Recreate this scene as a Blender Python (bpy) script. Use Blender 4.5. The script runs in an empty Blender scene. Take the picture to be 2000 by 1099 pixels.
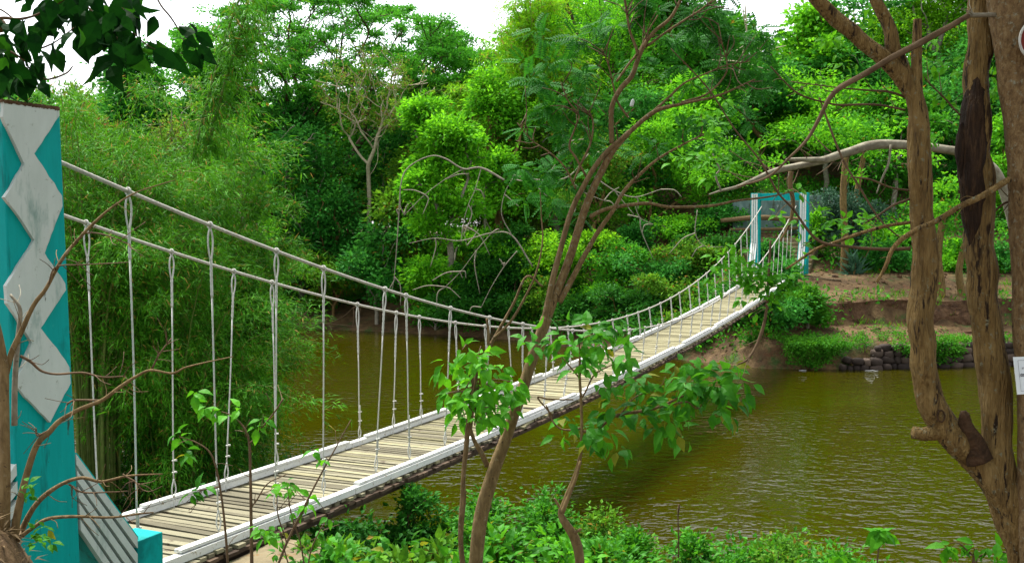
import bpy, math, random
import numpy as np
from mathutils import Vector

R = math.radians
rng = np.random.default_rng(7)
random.seed(7)
SC = bpy.context.scene
COL = SC.collection

# ------------------------------------------------------------------ camera, sky, sun, exposure
CAMZ, FPX, PITCH = 5.3, 1954.2, 0.052
cd = bpy.data.cameras.new('camera')
cam = bpy.data.objects.new('camera', cd)
COL.objects.link(cam)
cam.location = (0, 0, CAMZ)
cam.rotation_euler = (math.pi / 2 - PITCH, 0, 0)
cd.sensor_width = 36
cd.lens = 36 * FPX / 2000
cd.clip_start = 0.05
cd.clip_end = 600
SC.camera = cam

SUN_EL, SUN_AZ = R(66), R(322)          # azimuth clockwise from +Y: high on the left
w = bpy.data.worlds.new('World')
SC.world = w
w.use_nodes = True
wn = w.node_tree
wn.nodes.clear()
sky = wn.nodes.new('ShaderNodeTexSky')
sky.sky_type = 'NISHITA'
sky.sun_disc = False
sky.sun_elevation = SUN_EL
sky.sun_rotation = SUN_AZ
sky.air_density = 1.0
sky.dust_density = 1.5
sky.ozone_density = 0.6
hsv = wn.nodes.new('ShaderNodeHueSaturation')      # a hazy, nearly white overcast
hsv.inputs['Saturation'].default_value = 0.22
bg = wn.nodes.new('ShaderNodeBackground')
bg.inputs['Strength'].default_value = 0.15
wo = wn.nodes.new('ShaderNodeOutputWorld')
wn.links.new(sky.outputs[0], hsv.inputs['Color'])
wn.links.new(hsv.outputs[0], bg.inputs['Color'])
wn.links.new(bg.outputs[0], wo.inputs['Surface'])

sd = bpy.data.lights.new('sun', 'SUN')
sd.energy = 3.7
sd.angle = R(22)
sd.color = (1.0, 0.96, 0.88)
sun = bpy.data.objects.new('sun', sd)
COL.objects.link(sun)
_s = Vector((math.cos(SUN_EL) * math.sin(SUN_AZ), math.cos(SUN_EL) * math.cos(SUN_AZ), math.sin(SUN_EL)))
sun.rotation_euler = (-_s).to_track_quat('-Z', 'Y').to_euler()
SC.view_settings.view_transform = 'Standard'
SC.view_settings.look = 'None'
SC.view_settings.gamma = 1
SC.view_settings.exposure = 1.38
SC.cycles.max_bounces = 5
SC.cycles.transparent_max_bounces = 4
SC.cycles.diffuse_bounces = 2
SC.cycles.glossy_bounces = 2
SC.cycles.transmission_bounces = 2


# ------------------------------------------------------------------ helpers: points
CP, SP = math.cos(PITCH), math.sin(PITCH)


def at(px, py, Y):
    """The point at world depth Y that the photograph shows at pixel (px, py) of 2000 x 1099."""
    a, b = (px - 1000) / FPX, -(py - 549.5) / FPX
    dx, dy, dz = a, CP + b * SP, b * CP - SP
    s = Y / dy
    return np.array([dx * s, Y, CAMZ + dz * s])


def lerp_table(x, xs, ys):
    return np.interp(x, xs, ys)


# ------------------------------------------------------------------ helpers: meshes
def link(o, parent=None):
    COL.objects.link(o)
    if parent is not None:
        o.parent = parent
    return o


def tag(o, label=None, cat=None, group=None, kind=None):
    if label: o['label'] = label
    if cat: o['category'] = cat
    if group: o['group'] = group
    if kind: o['kind'] = kind
    return o


def empty(name, loc, label=None, cat=None, group=None, rz=0):
    o = bpy.data.objects.new(name, None)
    o.empty_display_size = 0.2
    o.location = tuple(float(v) for v in loc)
    o.rotation_euler = (0, 0, rz)
    COL.objects.link(o)
    return tag(o, label, cat, group)


def mesh_np(name, V, faces, smooth=False):
    """faces: list of (M, k) integer arrays."""
    me = bpy.data.meshes.new(name)
    V = np.asarray(V, dtype=np.float32)
    me.vertices.add(len(V))
    me.vertices.foreach_set('co', V.ravel())
    faces = [np.asarray(f, dtype=np.int32) for f in faces if len(f)]
    tot = sum(f.size for f in faces)
    npoly = sum(len(f) for f in faces)
    me.loops.add(tot)
    me.polygons.add(npoly)
    me.loops.foreach_set('vertex_index', np.concatenate([f.ravel() for f in faces]))
    ls = np.concatenate([np.full(len(f), f.shape[1], np.int32) for f in faces])
    st = np.concatenate([[0], np.cumsum(ls)[:-1]]).astype(np.int32)
    me.polygons.foreach_set('loop_start', st)
    me.polygons.foreach_set('loop_total', ls)
    me.polygons.foreach_set('use_smooth', np.full(npoly, bool(smooth)))
    me.update(calc_edges=True)
    return me


class MB:
    """Collects pieces of one part and links them as one mesh object."""

    def __init__(self):
        self.V, self.F, self.n = [], {}, 0

    def add(self, V, faces):
        V = np.asarray(V, float)
        for f in faces:
            f = np.asarray(f)
            if len(f):
                self.F.setdefault(f.shape[1], []).append(f + self.n)
        self.V.append(V)
        self.n += len(V)

    def box(self, c, size, axes=None):
        """box centred at c; axes: 3x3 rows are the unit axes."""
        s = np.array([[x, y, z] for x in (-1, 1) for y in (-1, 1) for z in (-1, 1)], float) * np.array(size) / 2
        A = np.eye(3) if axes is None else np.asarray(axes, float)
        self.add(np.asarray(c, float) + s @ A,
                 [[(0, 1, 3, 2), (4, 6, 7, 5), (0, 4, 5, 1), (2, 3, 7, 6), (0, 2, 6, 4), (1, 5, 7, 3)]])

    def prism(self, poly, n, depth):
        """a planar polygon (M,3) given thickness depth along n."""
        P = np.asarray(poly, float)
        m = len(P)
        n = np.asarray(n, float)
        V = np.concatenate([P, P + n * depth])
        i = np.arange(m)
        j = (i + 1) % m
        self.add(V, [[tuple(range(m, 2 * m))], [tuple(range(m - 1, -1, -1))], np.stack([i, j, j + m, i + m], 1)])

    def tube(self, P, r, sides=8, cap=True, rough=0.0, seed=0, lobes=None):
        P = np.asarray(P, float)
        n = len(P)
        r = np.broadcast_to(np.asarray(r, float), (n,)).copy()
        T = np.gradient(P, axis=0)
        T /= np.linalg.norm(T, axis=1)[:, None] + 1e-9
        ref = np.array([0, 0, 1.0]) if abs(T[0][2]) < 0.9 else np.array([1.0, 0, 0])
        N = np.zeros_like(P)
        v = ref - T[0] * ref.dot(T[0])
        N[0] = v / np.linalg.norm(v)
        for k in range(1, n):
            v = N[k - 1] - T[k] * N[k - 1].dot(T[k])
            N[k] = v / (np.linalg.norm(v) + 1e-9)
        B = np.cross(T, N)
        a = np.arange(sides) / sides * 2 * np.pi
        rr = np.repeat(r[:, None], sides, 1)
        if rough > 0:
            g = np.random.default_rng(seed)
            ph = g.uniform(0, 6.28, 8)
            t = np.arange(n)[:, None]
            d = (np.sin(2 * a[None] + ph[0] + t * .21) + np.sin(3 * a[None] + ph[1] - t * .33) + .8 * np.sin(a[None] + ph[2] + t * .5)
                 + .6 * np.sin(5 * a[None] + ph[3] + t * .15) + .7 * np.sin(4 * a[None] + ph[4] + t * .09) + .2 * np.sin(t * .7 + ph[5]))
            rr *= 1 + rough * (d * .4 + g.normal(0, .12, rr.shape))
        if lobes:
            k, amp, tw = lobes
            s = np.concatenate([[0], np.cumsum(np.linalg.norm(np.diff(P, axis=0), axis=1))])
            rr *= 1 + amp * np.abs(np.sin(k / 2 * (a[None] + s[:, None] * tw))) - amp
        V = (P[:, None] + rr[..., None] * (np.cos(a)[None, :, None] * N[:, None] + np.sin(a)[None, :, None] * B[:, None])).reshape(-1, 3)
        i = np.arange(n - 1)[:, None] * sides
        j = np.arange(sides)[None]
        k2 = (j + 1) % sides
        F = np.stack([i + j, i + k2, i + sides + k2, i + sides + j], -1).reshape(-1, 4)
        fs = [F]
        if cap:
            fs.append([tuple(range(sides - 1, -1, -1))])
            fs.append([tuple(range((n - 1) * sides, n * sides))])
        self.add(V, fs)

    def build(self, name, mat, parent=None, smooth=False, bevel=0):
        me = mesh_np(name, np.concatenate(self.V), [np.concatenate(f) for f in self.F.values()], smooth)
        if mat is not None:
            me.materials.append(mat)
        o = bpy.data.objects.new(name, me)
        if parent is not None:
            pl = parent
            off = np.zeros(3)
            while pl is not None:
                off += np.array(pl.location)
                pl = pl.parent
            # vertices are given in world space: shift them into the parent's frame (parents are never rotated here)
            co = np.concatenate(self.V) - off
            me.vertices.foreach_set('co', co.astype(np.float32).ravel())
            me.update()
        link(o, parent)
        if bevel:
            b = o.modifiers.new('bevel', 'BEVEL')
            b.width = bevel
            b.segments = 2
            b.limit_method = 'ANGLE'
        return o


def spline(P, k=6):
    """Catmull-Rom through P (n, d), k steps per span."""
    P = np.asarray(P, float)
    Q = np.concatenate([[2 * P[0] - P[1]], P, [2 * P[-1] - P[-2]]])
    out = []
    for i in range(len(P) - 1):
        p0, p1, p2, p3 = Q[i:i + 4]
        t = (np.arange(k) / k)[:, None]
        out.append(.5 * (2 * p1 + (p2 - p0) * t + (2 * p0 - 5 * p1 + 4 * p2 - p3) * t ** 2 + (3 * p1 - p0 - 3 * p2 + p3) * t ** 3))
    out.append(P[-1:])
    return np.concatenate(out)


def stem(mb, pts, Y, sides=8, rough=.06, k=6, seed=0, wob=0.0, thin=1.0):
    """A stem through pixels (x, y, width in px[, extra depth]); Y is its distance."""
    S = spline([[p[0], p[1], p[2], p[3] if len(p) > 3 else 0] for p in pts], k)
    P = np.array([at(s[0], s[1], Y + s[3]) for s in S])
    r = np.array([max(s[2] * (.84 if s[2] > 5 else .9) * thin, 1.2) / 2 / FPX * (Y + s[3]) for s in S])
    if wob:
        g = np.random.default_rng(seed + 5)
        nc = max(3, len(P) // 7)
        W_ = g.normal(0, wob * 4, (nc, 3))
        tq = np.linspace(0, nc - 1, len(P))
        W_ = spline(W_, 8)
        W_ = np.stack([np.interp(tq, np.linspace(0, nc - 1, len(W_)), W_[:, q]) for q in range(3)], 1)
        P = P + W_ * np.sin(np.linspace(0, np.pi, len(P)))[:, None]
    mb.tube(P, r, sides, rough=rough, seed=seed)
    return P, r


# ------------------------------------------------------------------ helpers: leaves
def unit(a):
    return a / (np.linalg.norm(a, axis=-1, keepdims=True) + 1e-9)


# templates: (verts along +Y with normal +Z, faces)
T_RHOMB = (np.array([[0, 0, 0], [-.27, .42, .1], [0, 1, -.06], [.27, .42, .1]]), [np.array([[0, 3, 2, 1]])])
T_FOLD = (np.array([[0, 0, 0], [-.26, .38, .09], [0, 1, -.16], [.26, .38, .09], [0, .45, 0]]),
          [np.array([[0, 4, 2, 1], [0, 3, 2, 4]])])
T_BAMBOO = (np.array([[0, 0, 0], [-.065, .3, .02], [0, 1, -.2], [.065, .3, .02]]), [np.array([[0, 3, 2, 1]])])
T_LEAF = (np.array([[0, 0, 0], [-.20, .2, .06], [-.29, .45, .07], [-.17, .76, -.03], [0, 1.08, -.24],
                    [.17, .76, -.03], [.29, .45, .07], [.20, .2, .06], [0, .2, .0], [0, .48, .01], [0, .8, -.07]]),
          [np.array([[0, 8, 1], [0, 7, 8], [3, 10, 4], [10, 5, 4]]),
           np.array([[1, 8, 9, 2], [2, 9, 10, 3], [8, 7, 6, 9], [9, 6, 5, 10]])])
_pv, _pf = [], []
for _k in range(7):
    for _s in (-1, 1):
        _y = .12 + .12 * _k
        _b = len(_pv)
        _l = .34 * (1 - .05 * abs(_k - 3) ** 1.2)
        _d = np.array([_s * .9, .45, -.12]); _d /= np.linalg.norm(_d)
        _q = np.array([-.45 * _s, .9, 0]) * .062
        _o = np.array([0, _y, -.25 * _y * _y])
        _pv += [_o, _o + _d * _l * .45 + _q + [0, 0, .02], _o + _d * _l, _o + _d * _l * .45 - _q + [0, 0, .02]]
        _pf.append((_b, _b + 1, _b + 2, _b + 3) if _s > 0 else (_b, _b + 3, _b + 2, _b + 1))
T_PINNATE = (np.array(_pv), [np.array(_pf)])


def leaves(P, axis, normal, size, tmpl):
    """Arrays of leaf positions, axes, normals and lengths -> (V, faces)."""
    P, axis, normal = np.asarray(P, float), unit(np.asarray(axis, float)), np.asarray(normal, float)
    X = unit(np.cross(axis, normal))
    Z = np.cross(X, axis)
    T, F = tmpl
    s = np.broadcast_to(np.asarray(size, float), (len(P),))
    V = P[:, None] + s[:, None, None] * (T[None, :, 0, None] * X[:, None] + T[None, :, 1, None] * axis[:, None] + T[None, :, 2, None] * Z[:, None])
    off = (np.arange(len(P)) * len(T))[:, None, None]
    return V.reshape(-1, 3), [(f[None] + off).reshape(-1, f.shape[1]) for f in F]


def leaf_clumps(C, rad, n, size, tmpl=T_RHOMB, g=None, flat=.55, up=.7, out=None, droop=.15, jit=.5):
    """n leaves round each clump centre; returns (V, faces)."""
    g = g or rng
    C = np.asarray(C, float)
    m = len(C)
    rad = np.broadcast_to(np.asarray(rad, float), (m,))
    d = g.normal(0, 1, (m, n, 3))
    d = unit(d) * (g.uniform(0, 1, (m, n, 1)) ** .45)
    off = d * rad[:, None, None] * np.array([1, 1, flat])
    P = (C[:, None] + off).reshape(-1, 3)
    ax = d * np.array([1, 1, .4]) + g.normal(0, .5, d.shape) + np.array([0, 0, -droop])
    if out is not None:
        ax = ax + np.asarray(out)[:, None] * .6
    no = d * .5 + g.normal(0, jit, d.shape) + np.array([0, 0, up])
    sz = size * g.uniform(.65, 1.3, m * n)
    return leaves(P, ax.reshape(-1, 3), no.reshape(-1, 3), sz, tmpl)


# ------------------------------------------------------------------ materials
def mat_new(name):
    m = bpy.data.materials.new(name)
    m.use_nodes = True
    nt = m.node_tree
    nt.nodes.clear()
    return m, nt, nt.nodes.new('ShaderNodeOutputMaterial')


def N(nt, kind, **kw):
    n = nt.nodes.new('ShaderNode' + kind)
    for k, v in kw.items():
        if hasattr(n, k) and not k[0].isupper():
            setattr(n, k, v)
    return n


def ramp(nt, stops, interp='LINEAR'):
    r = nt.nodes.new('ShaderNodeValToRGB')
    r.color_ramp.interpolation = interp
    e = r.color_ramp.elements
    while len(e) < len(stops):
        e.new(.5)
    for q, (p, c) in zip(e, stops):
        q.position = p
        q.color = (*c, 1) if len(c) == 3 else c
    return r


def leaf_mat(name, dark, light, trans=.35, rough=.6, odd=None, spec=.1, clump=1.5):
    """foliage: every leaf its own tint, patches of the crown lean one way, light glows through."""
    m, nt, out = mat_new(name)
    L = nt.links
    geo = N(nt, 'NewGeometry')
    tc = N(nt, 'TexCoord')
    nz = N(nt, 'TexNoise'); nz.inputs['Scale'].default_value = clump; nz.inputs['Detail'].default_value = 2
    L.new(tc.outputs['Object'], nz.inputs['Vector'])
    mx = N(nt, 'Math', operation='MULTIPLY_ADD')
    L.new(geo.outputs['Random Per Island'], mx.inputs[0]); mx.inputs[1].default_value = .62
    sb = N(nt, 'Math', operation='MULTIPLY_ADD')
    L.new(nz.outputs['Fac'], sb.inputs[0]); sb.inputs[1].default_value = 1.3; sb.inputs[2].default_value = -.43
    L.new(sb.outputs[0], mx.inputs[2])
    stops = [(0, dark), (.55, tuple((a + b) / 2 for a, b in zip(dark, light))), (1, light)]
    r = ramp(nt, stops)
    L.new(mx.outputs[0], r.inputs[0])
    colour = r.outputs[0]
    if odd:
        gt = N(nt, 'Math', operation='GREATER_THAN'); gt.inputs[1].default_value = 1 - odd[1]
        m2 = N(nt, 'Math', operation='FRACT')
        mm = N(nt, 'Math', operation='MULTIPLY'); mm.inputs[1].default_value = 37.7
        L.new(geo.outputs['Random Per Island'], mm.inputs[0]); L.new(mm.outputs[0], m2.inputs[0]); L.new(m2.outputs[0], gt.inputs[0])
        mi = N(nt, 'Mix', data_type='RGBA')
        L.new(gt.outputs[0], mi.inputs['Factor']); L.new(colour, mi.inputs['A']); mi.inputs['B'].default_value = (*odd[0], 1)
        colour = mi.outputs['Result']
    p = N(nt, 'BsdfPrincipled')
    p.inputs['Roughness'].default_value = rough
    p.inputs['Specular IOR Level'].default_value = spec
    L.new(colour, p.inputs['Base Color'])
    t = N(nt, 'BsdfTranslucent')
    hs = N(nt, 'HueSaturation'); hs.inputs['Hue'].default_value = .485; hs.inputs['Value'].default_value = 1.5
    L.new(colour, hs.inputs['Color']); L.new(hs.outputs[0], t.inputs['Color'])
    mixs = N(nt, 'MixShader'); mixs.inputs[0].default_value = trans
    L.new(p.outputs[0], mixs.inputs[1]); L.new(t.outputs[0], mixs.inputs[2])
    L.new(mixs.outputs[0], out.inputs['Surface'])
    return m


def rough_mat(name, stops, scale=6, detail=8, rough=.85, bump=.3, bscale=None, stretch=(1, 1, 1), dist=.02, spec=.25, patches=None, distortion=0.4):
    """noise-coloured rough surface; patches = (colour, scale, threshold, softness)."""
    m, nt, out = mat_new(name)
    L = nt.links
    tc = N(nt, 'TexCoord')
    mp = N(nt, 'Mapping'); mp.inputs['Scale'].default_value = stretch
    L.new(tc.outputs['Object'], mp.inputs['Vector'])
    nz = N(nt, 'TexNoise'); nz.inputs['Scale'].default_value = scale; nz.inputs['Detail'].default_value = detail
    nz.inputs['Roughness'].default_value = .65; nz.inputs['Distortion'].default_value = distortion
    L.new(mp.outputs[0], nz.inputs['Vector'])
    r = ramp(nt, stops)
    L.new(nz.outputs['Fac'], r.inputs[0])
    colour = r.outputs[0]
    for pt in patches or ():
        pn = N(nt, 'TexNoise'); pn.inputs['Scale'].default_value = pt[1]; pn.inputs['Detail'].default_value = 5; pn.inputs['Roughness'].default_value = .7
        L.new((mp if len(pt) > 4 else tc).outputs[0 if len(pt) > 4 else 'Object'], pn.inputs['Vector'])
        pr = ramp(nt, [(pt[2], (0, 0, 0)), (min(1, pt[2] + pt[3]), (1, 1, 1))])
        L.new(pn.outputs['Fac'], pr.inputs[0])
        mi = N(nt, 'Mix', data_type='RGBA')
        L.new(pr.outputs[0], mi.inputs['Factor']); L.new(colour, mi.inputs['A']); mi.inputs['B'].default_value = (*pt[0], 1)
        colour = mi.outputs['Result']
    p = N(nt, 'BsdfPrincipled')
    p.inputs['Roughness'].default_value = rough
    p.inputs['Specular IOR Level'].default_value = spec
    L.new(colour, p.inputs['Base Color'])
    if bump:
        bn = N(nt, 'TexNoise'); bn.inputs['Scale'].default_value = bscale or scale * 2.5; bn.inputs['Detail'].default_value = 8
        L.new(mp.outputs[0], bn.inputs['Vector'])
        b = N(nt, 'Bump'); b.inputs['Strength'].default_value = bump; b.inputs['Distance'].default_value = dist
        L.new(bn.outputs['Fac'], b.inputs['Height']); L.new(b.outputs[0], p.inputs['Normal'])
    L.new(p.outputs[0], out.inputs['Surface'])
    return m


def island_mat(name, stops, rough=.8, noise=.35, scale=9, stretch=(1, 1, 1), bump=.2, patches=None):
    """every loose piece (plank, stone) its own tone, with grain over it."""
    m, nt, out = mat_new(name)
    L = nt.links
    geo = N(nt, 'NewGeometry')
    tc = N(nt, 'TexCoord')
    mp = N(nt, 'Mapping'); mp.inputs['Scale'].default_value = stretch
    L.new(tc.outputs['Object'], mp.inputs['Vector'])
    nz = N(nt, 'TexNoise'); nz.inputs['Scale'].default_value = scale; nz.inputs['Detail'].default_value = 8; nz.inputs['Roughness'].default_value = .7
    L.new(mp.outputs[0], nz.inputs['Vector'])
    a = N(nt, 'Math', operation='MULTIPLY_ADD'); a.inputs[1].default_value = noise * 2; a.inputs[2].default_value = -noise
    L.new(nz.outputs['Fac'], a.inputs[0])
    b = N(nt, 'Math', operation='ADD'); L.new(geo.outputs['Random Per Island'], b.inputs[0]); L.new(a.outputs[0], b.inputs[1])
    r = ramp(nt, stops); L.new(b.outputs[0], r.inputs[0])
    colour = r.outputs[0]
    for pt in patches or ():
        pn = N(nt, 'TexNoise'); pn.inputs['Scale'].default_value = pt[1]; pn.inputs['Detail'].default_value = 5; pn.inputs['Roughness'].default_value = .7
        L.new(tc.outputs['Object'], pn.inputs['Vector'])
        pr = ramp(nt, [(pt[2], (0, 0, 0)), (min(1, pt[2] + pt[3]), (1, 1, 1))])
        L.new(pn.outputs['Fac'], pr.inputs[0])
        mi = N(nt, 'Mix', data_type='RGBA')
        L.new(pr.outputs[0], mi.inputs['Factor']); L.new(colour, mi.inputs['A']); mi.inputs['B'].default_value = (*pt[0], 1)
        colour = mi.outputs['Result']
    p = N(nt, 'BsdfPrincipled'); p.inputs['Roughness'].default_value = rough; p.inputs['Specular IOR Level'].default_value = .25
    L.new(colour, p.inputs['Base Color'])
    bp = N(nt, 'Bump'); bp.inputs['Strength'].default_value = bump; bp.inputs['Distance'].default_value = .01
    L.new(nz.outputs['Fac'], bp.inputs['Height']); L.new(bp.outputs[0], p.inputs['Normal'])
    L.new(p.outputs[0], out.inputs['Surface'])
    return m


M = {}
M['leaf_mid'] = leaf_mat('leaf_mid', (0.0093, 0.0976, 0.0059), (0.0684, 0.3294, 0.0137), odd=((.25, .16, .02), .02))
M['leaf_bright'] = leaf_mat('leaf_bright', (0.0255, 0.1891, 0.0059), (0.1493, 0.488, 0.0137), trans=.42)
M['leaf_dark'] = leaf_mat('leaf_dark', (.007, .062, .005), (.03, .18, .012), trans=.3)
M['leaf_pale'] = leaf_mat('leaf_pale', (0.058, 0.183, 0.0098), (0.1867, 0.3416, 0.0293), odd=((.22, .13, .04), .15))
M['leaf_rain'] = leaf_mat('leaf_rain', (0.0116, 0.1342, 0.0088), (0.0747, 0.3538, 0.0195), trans=.34, clump=.4)
M['leaf_bamboo'] = leaf_mat('leaf_bamboo', (.009, .085, .004), (.085, .31, .010), trans=.26, odd=((.22, .17, .03), .06))
M['leaf_bamboo_far'] = leaf_mat('leaf_bamboo_far', (0.0695, 0.2562, 0.0039), (0.2115, 0.488, 0.0098), trans=.4, odd=((.24, .16, .04), .08))
M['leaf_near'] = leaf_mat('leaf_near', (0.0103, 0.1026, 0.0043), (0.0606, 0.2808, 0.0104), trans=.35, odd=((.16, .18, .01), .03), rough=.55, spec=.16, clump=4)
M['leaf_near_bright'] = leaf_mat('leaf_near_bright', (0.0257, 0.1728, 0.0043), (0.0991, 0.378, 0.0112), trans=.4, rough=.55, spec=.16, clump=4)
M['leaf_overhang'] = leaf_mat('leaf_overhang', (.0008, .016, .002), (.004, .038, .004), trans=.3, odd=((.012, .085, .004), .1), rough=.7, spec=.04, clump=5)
M['leaf_pinnate'] = leaf_mat('leaf_pinnate', (0.0062, 0.0918, 0.0069), (0.0308, 0.2052, 0.0121), trans=.3, clump=3)
M['leaf_ivy'] = leaf_mat('leaf_ivy', (.012, .10, .005), (.07, .27, .012), trans=.35)
M['leaf_blue'] = leaf_mat('leaf_blue', (.02, .07, .035), (.06, .13, .08), trans=.2)
M['dead_leaf'] = leaf_mat('dead_leaf', (.06, .038, .016), (.19, .13, .06), trans=.15, clump=3)

M['leaf_olive'] = leaf_mat('leaf_olive', (0.0232, 0.1037, 0.0049), (0.1244, 0.3172, 0.0156), odd=((.22, .15, .02), .05))
M['leaf_cool'] = leaf_mat('leaf_cool', (0.007, 0.0915, 0.0117), (0.056, 0.305, 0.0293), trans=.3)
M['leaf_lime'] = leaf_mat('leaf_lime', (0.0464, 0.2196, 0.0049), (0.2115, 0.5246, 0.0137), trans=.42)
M['bark_brown'] = rough_mat('bark_brown', [(.25, (.05, .03, .012)), (.5, (.13, .084, .035)), (.75, (.23, .155, .075))], scale=40, bump=.8, stretch=(1, 1, .3), dist=.01,
                            patches=[((.20, .18, .13), 40, .60, .06)])
M['bark_tan'] = rough_mat('bark_tan', [(.25, (.06, .034, .010)), (.5, (.20, .125, .040)), (.8, (.34, .235, .09))], scale=36, bump=1, stretch=(1, 1, .14), dist=.05,
                          patches=[((.022, .011, .005), 26, .58, .05, 1), ((.22, .21, .13), 30, .60, .06), ((.03, .015, .006), 9, .60, .06, 1)])
M['bark_smooth'] = rough_mat('bark_smooth', [(.3, (.08, .052, .02)), (.55, (.17, .115, .048)), (.8, (.27, .2, .095))], scale=30, bump=.6, stretch=(1, 1, .35), dist=.01,
                             patches=[((.035, .018, .008), 24, .62, .05), ((.24, .19, .11), 20, .62, .06)])
M['bark_spotted'] = rough_mat('bark_spotted', [(.3, (.07, .038, .015)), (.5, (.16, .10, .042)), (.75, (.26, .185, .09))], scale=45, bump=.9, dist=.012, stretch=(1, 1, .5),
                              patches=[((.21, .21, .15), 40, .57, .10), ((.02, .01, .005), 28, .62, .05, 1)])
M['bark_grey'] = rough_mat('bark_grey', [(.3, (.12, .10, .07)), (.6, (.25, .23, .17)), (.85, (.38, .36, .29))], scale=12, bump=.5, dist=.01,
                           patches=[((.08, .06, .03), 10, .62, .06)])
M['bark_pale'] = rough_mat('bark_pale', [(.3, (.24, .2, .12)), (.7, (.46, .42, .28))], scale=8, bump=.3)
M['bark_far'] = rough_mat('bark_far', [(.3, (.035, .022, .012)), (.7, (.10, .065, .035))], scale=3, bump=.3)
M['wood_rot'] = rough_mat('wood_rot', [(.3, (.005, .0025, .001)), (.5, (.025, .012, .005)), (.8, (.11, .06, .025))], scale=40, bump=1, stretch=(1, 1, .12), dist=.03)
M['wood_cut'] = rough_mat('wood_cut', [(.3, (.02, .01, .004)), (.7, (.075, .038, .016))], scale=20, bump=.8)
M['twig'] = rough_mat('twig', [(.3, (.07, .042, .02)), (.7, (.15, .10, .055))], scale=12, bump=.3)
M['twig_dark'] = rough_mat('twig_dark', [(.3, (.05, .03, .014)), (.7, (.13, .08, .04))], scale=12, bump=.3)
M['culm'] = rough_mat('culm', [(.3, (.06, .11, .015)), (.7, (.15, .19, .04))], scale=5, bump=.15)
M['soil'] = rough_mat('soil', [(.25, (.026, .013, .005)), (.5, (.078, .045, .017)), (.75, (.15, .098, .04))], scale=2.2, detail=12, bump=.9, bscale=9, dist=.06,
                      patches=[((.03, .06, .01), .7, .54, .1), ((.09, .04, .016), 1.3, .6, .08)])
M['teal'] = rough_mat('teal', spec=.12, stretch=(1, 1, .14), stops=[(.3, (.0, .26, .25)), (.7, (.0005, .33, .315))], scale=9, rough=.65, bump=.25, bscale=40, dist=.006,
                      patches=[((.003, .15, .145), 7, .56, .12, 1), ((.03, .055, .04), 11, .66, .05, 1), ((.02, .33, .31), 9, .64, .06), ((.02, .10, .085), 30, .68, .03), ((.0, .17, .165), 1.2, .55, .12)])
M['relief_white'] = rough_mat('relief_white', [(.3, (.42, .47, .44)), (.7, (.50, .55, .52))], scale=7, stretch=(1, 1, .3), rough=.75, bump=.15, bscale=50, dist=.004,
                              patches=[((.26, .28, .24), 14, .64, .05), ((.20, .29, .26), 4.5, .56, .14, 1), ((.13, .14, .11), 13, .65, .05, 1), ((.20, .17, .12), 45, .69, .02)])
M['paint_white'] = island_mat('paint_white', [(0, (.48, .49, .46)), (1, (.68, .69, .66))], scale=30, stretch=(1, 1, 1), bump=.3, noise=.5,
                              patches=[((.27, .22, .14), 18, .60, .04), ((.42, .42, .10), 2.6, .64, .10)])
M['rope_white'] = rough_mat('rope_white', [(.3, (.36, .36, .32)), (.7, (.56, .56, .51))], scale=22, rough=.6, bump=.4, dist=.004, patches=[((.25, .2, .14), 30, .66, .05)])
M['cable'] = rough_mat('cable', [(.3, (.28, .265, .225)), (.7, (.46, .44, .39))], scale=22, rough=.55, bump=.3, dist=.003, patches=[((.20, .15, .10), 12, .6, .08)])
M['plank'] = island_mat('plank', [(0, (.11, .098, .05)), (.5, (.195, .178, .098)), (1, (.29, .268, .155))], scale=7, stretch=(1, 1, 1), bump=.3,
                        patches=[((.16, .12, .06), 4, .63, .06)])
M['plank_old'] = island_mat('plank_old', [(0, (.085, .075, .045)), (.5, (.15, .135, .085)), (1, (.22, .205, .13))], scale=7, bump=.4, patches=[((.07, .05, .03), 5, .60, .06)])
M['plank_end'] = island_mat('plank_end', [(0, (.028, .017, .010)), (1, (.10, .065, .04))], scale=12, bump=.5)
M['concrete'] = rough_mat('concrete', [(.3, (.11, .085, .045)), (.7, (.20, .165, .095))], scale=5, bump=.4, dist=.01, patches=[((.16, .09, .03), 4, .6, .06)])
M['wall_old'] = rough_mat('wall_old', [(.3, (.06, .115, .105)), (.7, (.18, .26, .24))], scale=3.5, bump=.2, stretch=(1, 1, .4),
                          patches=[((.06, .08, .06), 2, .55, .1, 1), ((.4, .45, .42), 2.5, .6, .1)])
M['stone'] = island_mat('stone', [(0, (.018, .012, .009)), (.6, (.05, .035, .026)), (1, (.10, .07, .05))], scale=5, bump=.8)
M['dirt_cut'] = rough_mat('dirt_cut', [(.25, (.022, .010, .005)), (.5, (.075, .037, .016)), (.78, (.16, .092, .045))], scale=3.2, detail=12, bump=1, bscale=7, dist=.1)
M['board'] = island_mat('board', [(0, (.16, .11, .06)), (1, (.30, .23, .14))], scale=9, bump=.3)
M['paper'] = rough_mat('paper', [(.3, (.66, .72, .74)), (.7, (.72, .78, .8))], scale=3, rough=.35, bump=0)
M['ink'] = rough_mat('ink', [(.3, (.08, .08, .1)), (.7, (.1, .1, .12))], scale=3, bump=0)
M['litter_white'] = rough_mat('litter_white', [(.3, (.35, .36, .36)), (.7, (.5, .5, .5))], scale=8, bump=0)
M['frame_red'] = rough_mat('frame_red', [(.3, (.10, .012, .008)), (.7, (.2, .03, .02))], scale=8, bump=.2)


# ------------------------------------------------------------------ ground and water
def fbm(x, y, seed=0, octs=4, s=1.0):
    g = np.random.default_rng(seed)
    z = np.zeros_like(np.asarray(x, float))
    a = 1.0
    for _ in range(octs):
        for _ in range(3):
            th, ph = g.uniform(0, 6.28, 2)
            z = z + a / 3 * np.sin((x * np.cos(th) + y * np.sin(th)) * s + ph)
        a *= .5
        s *= 2.1
    return z


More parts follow.
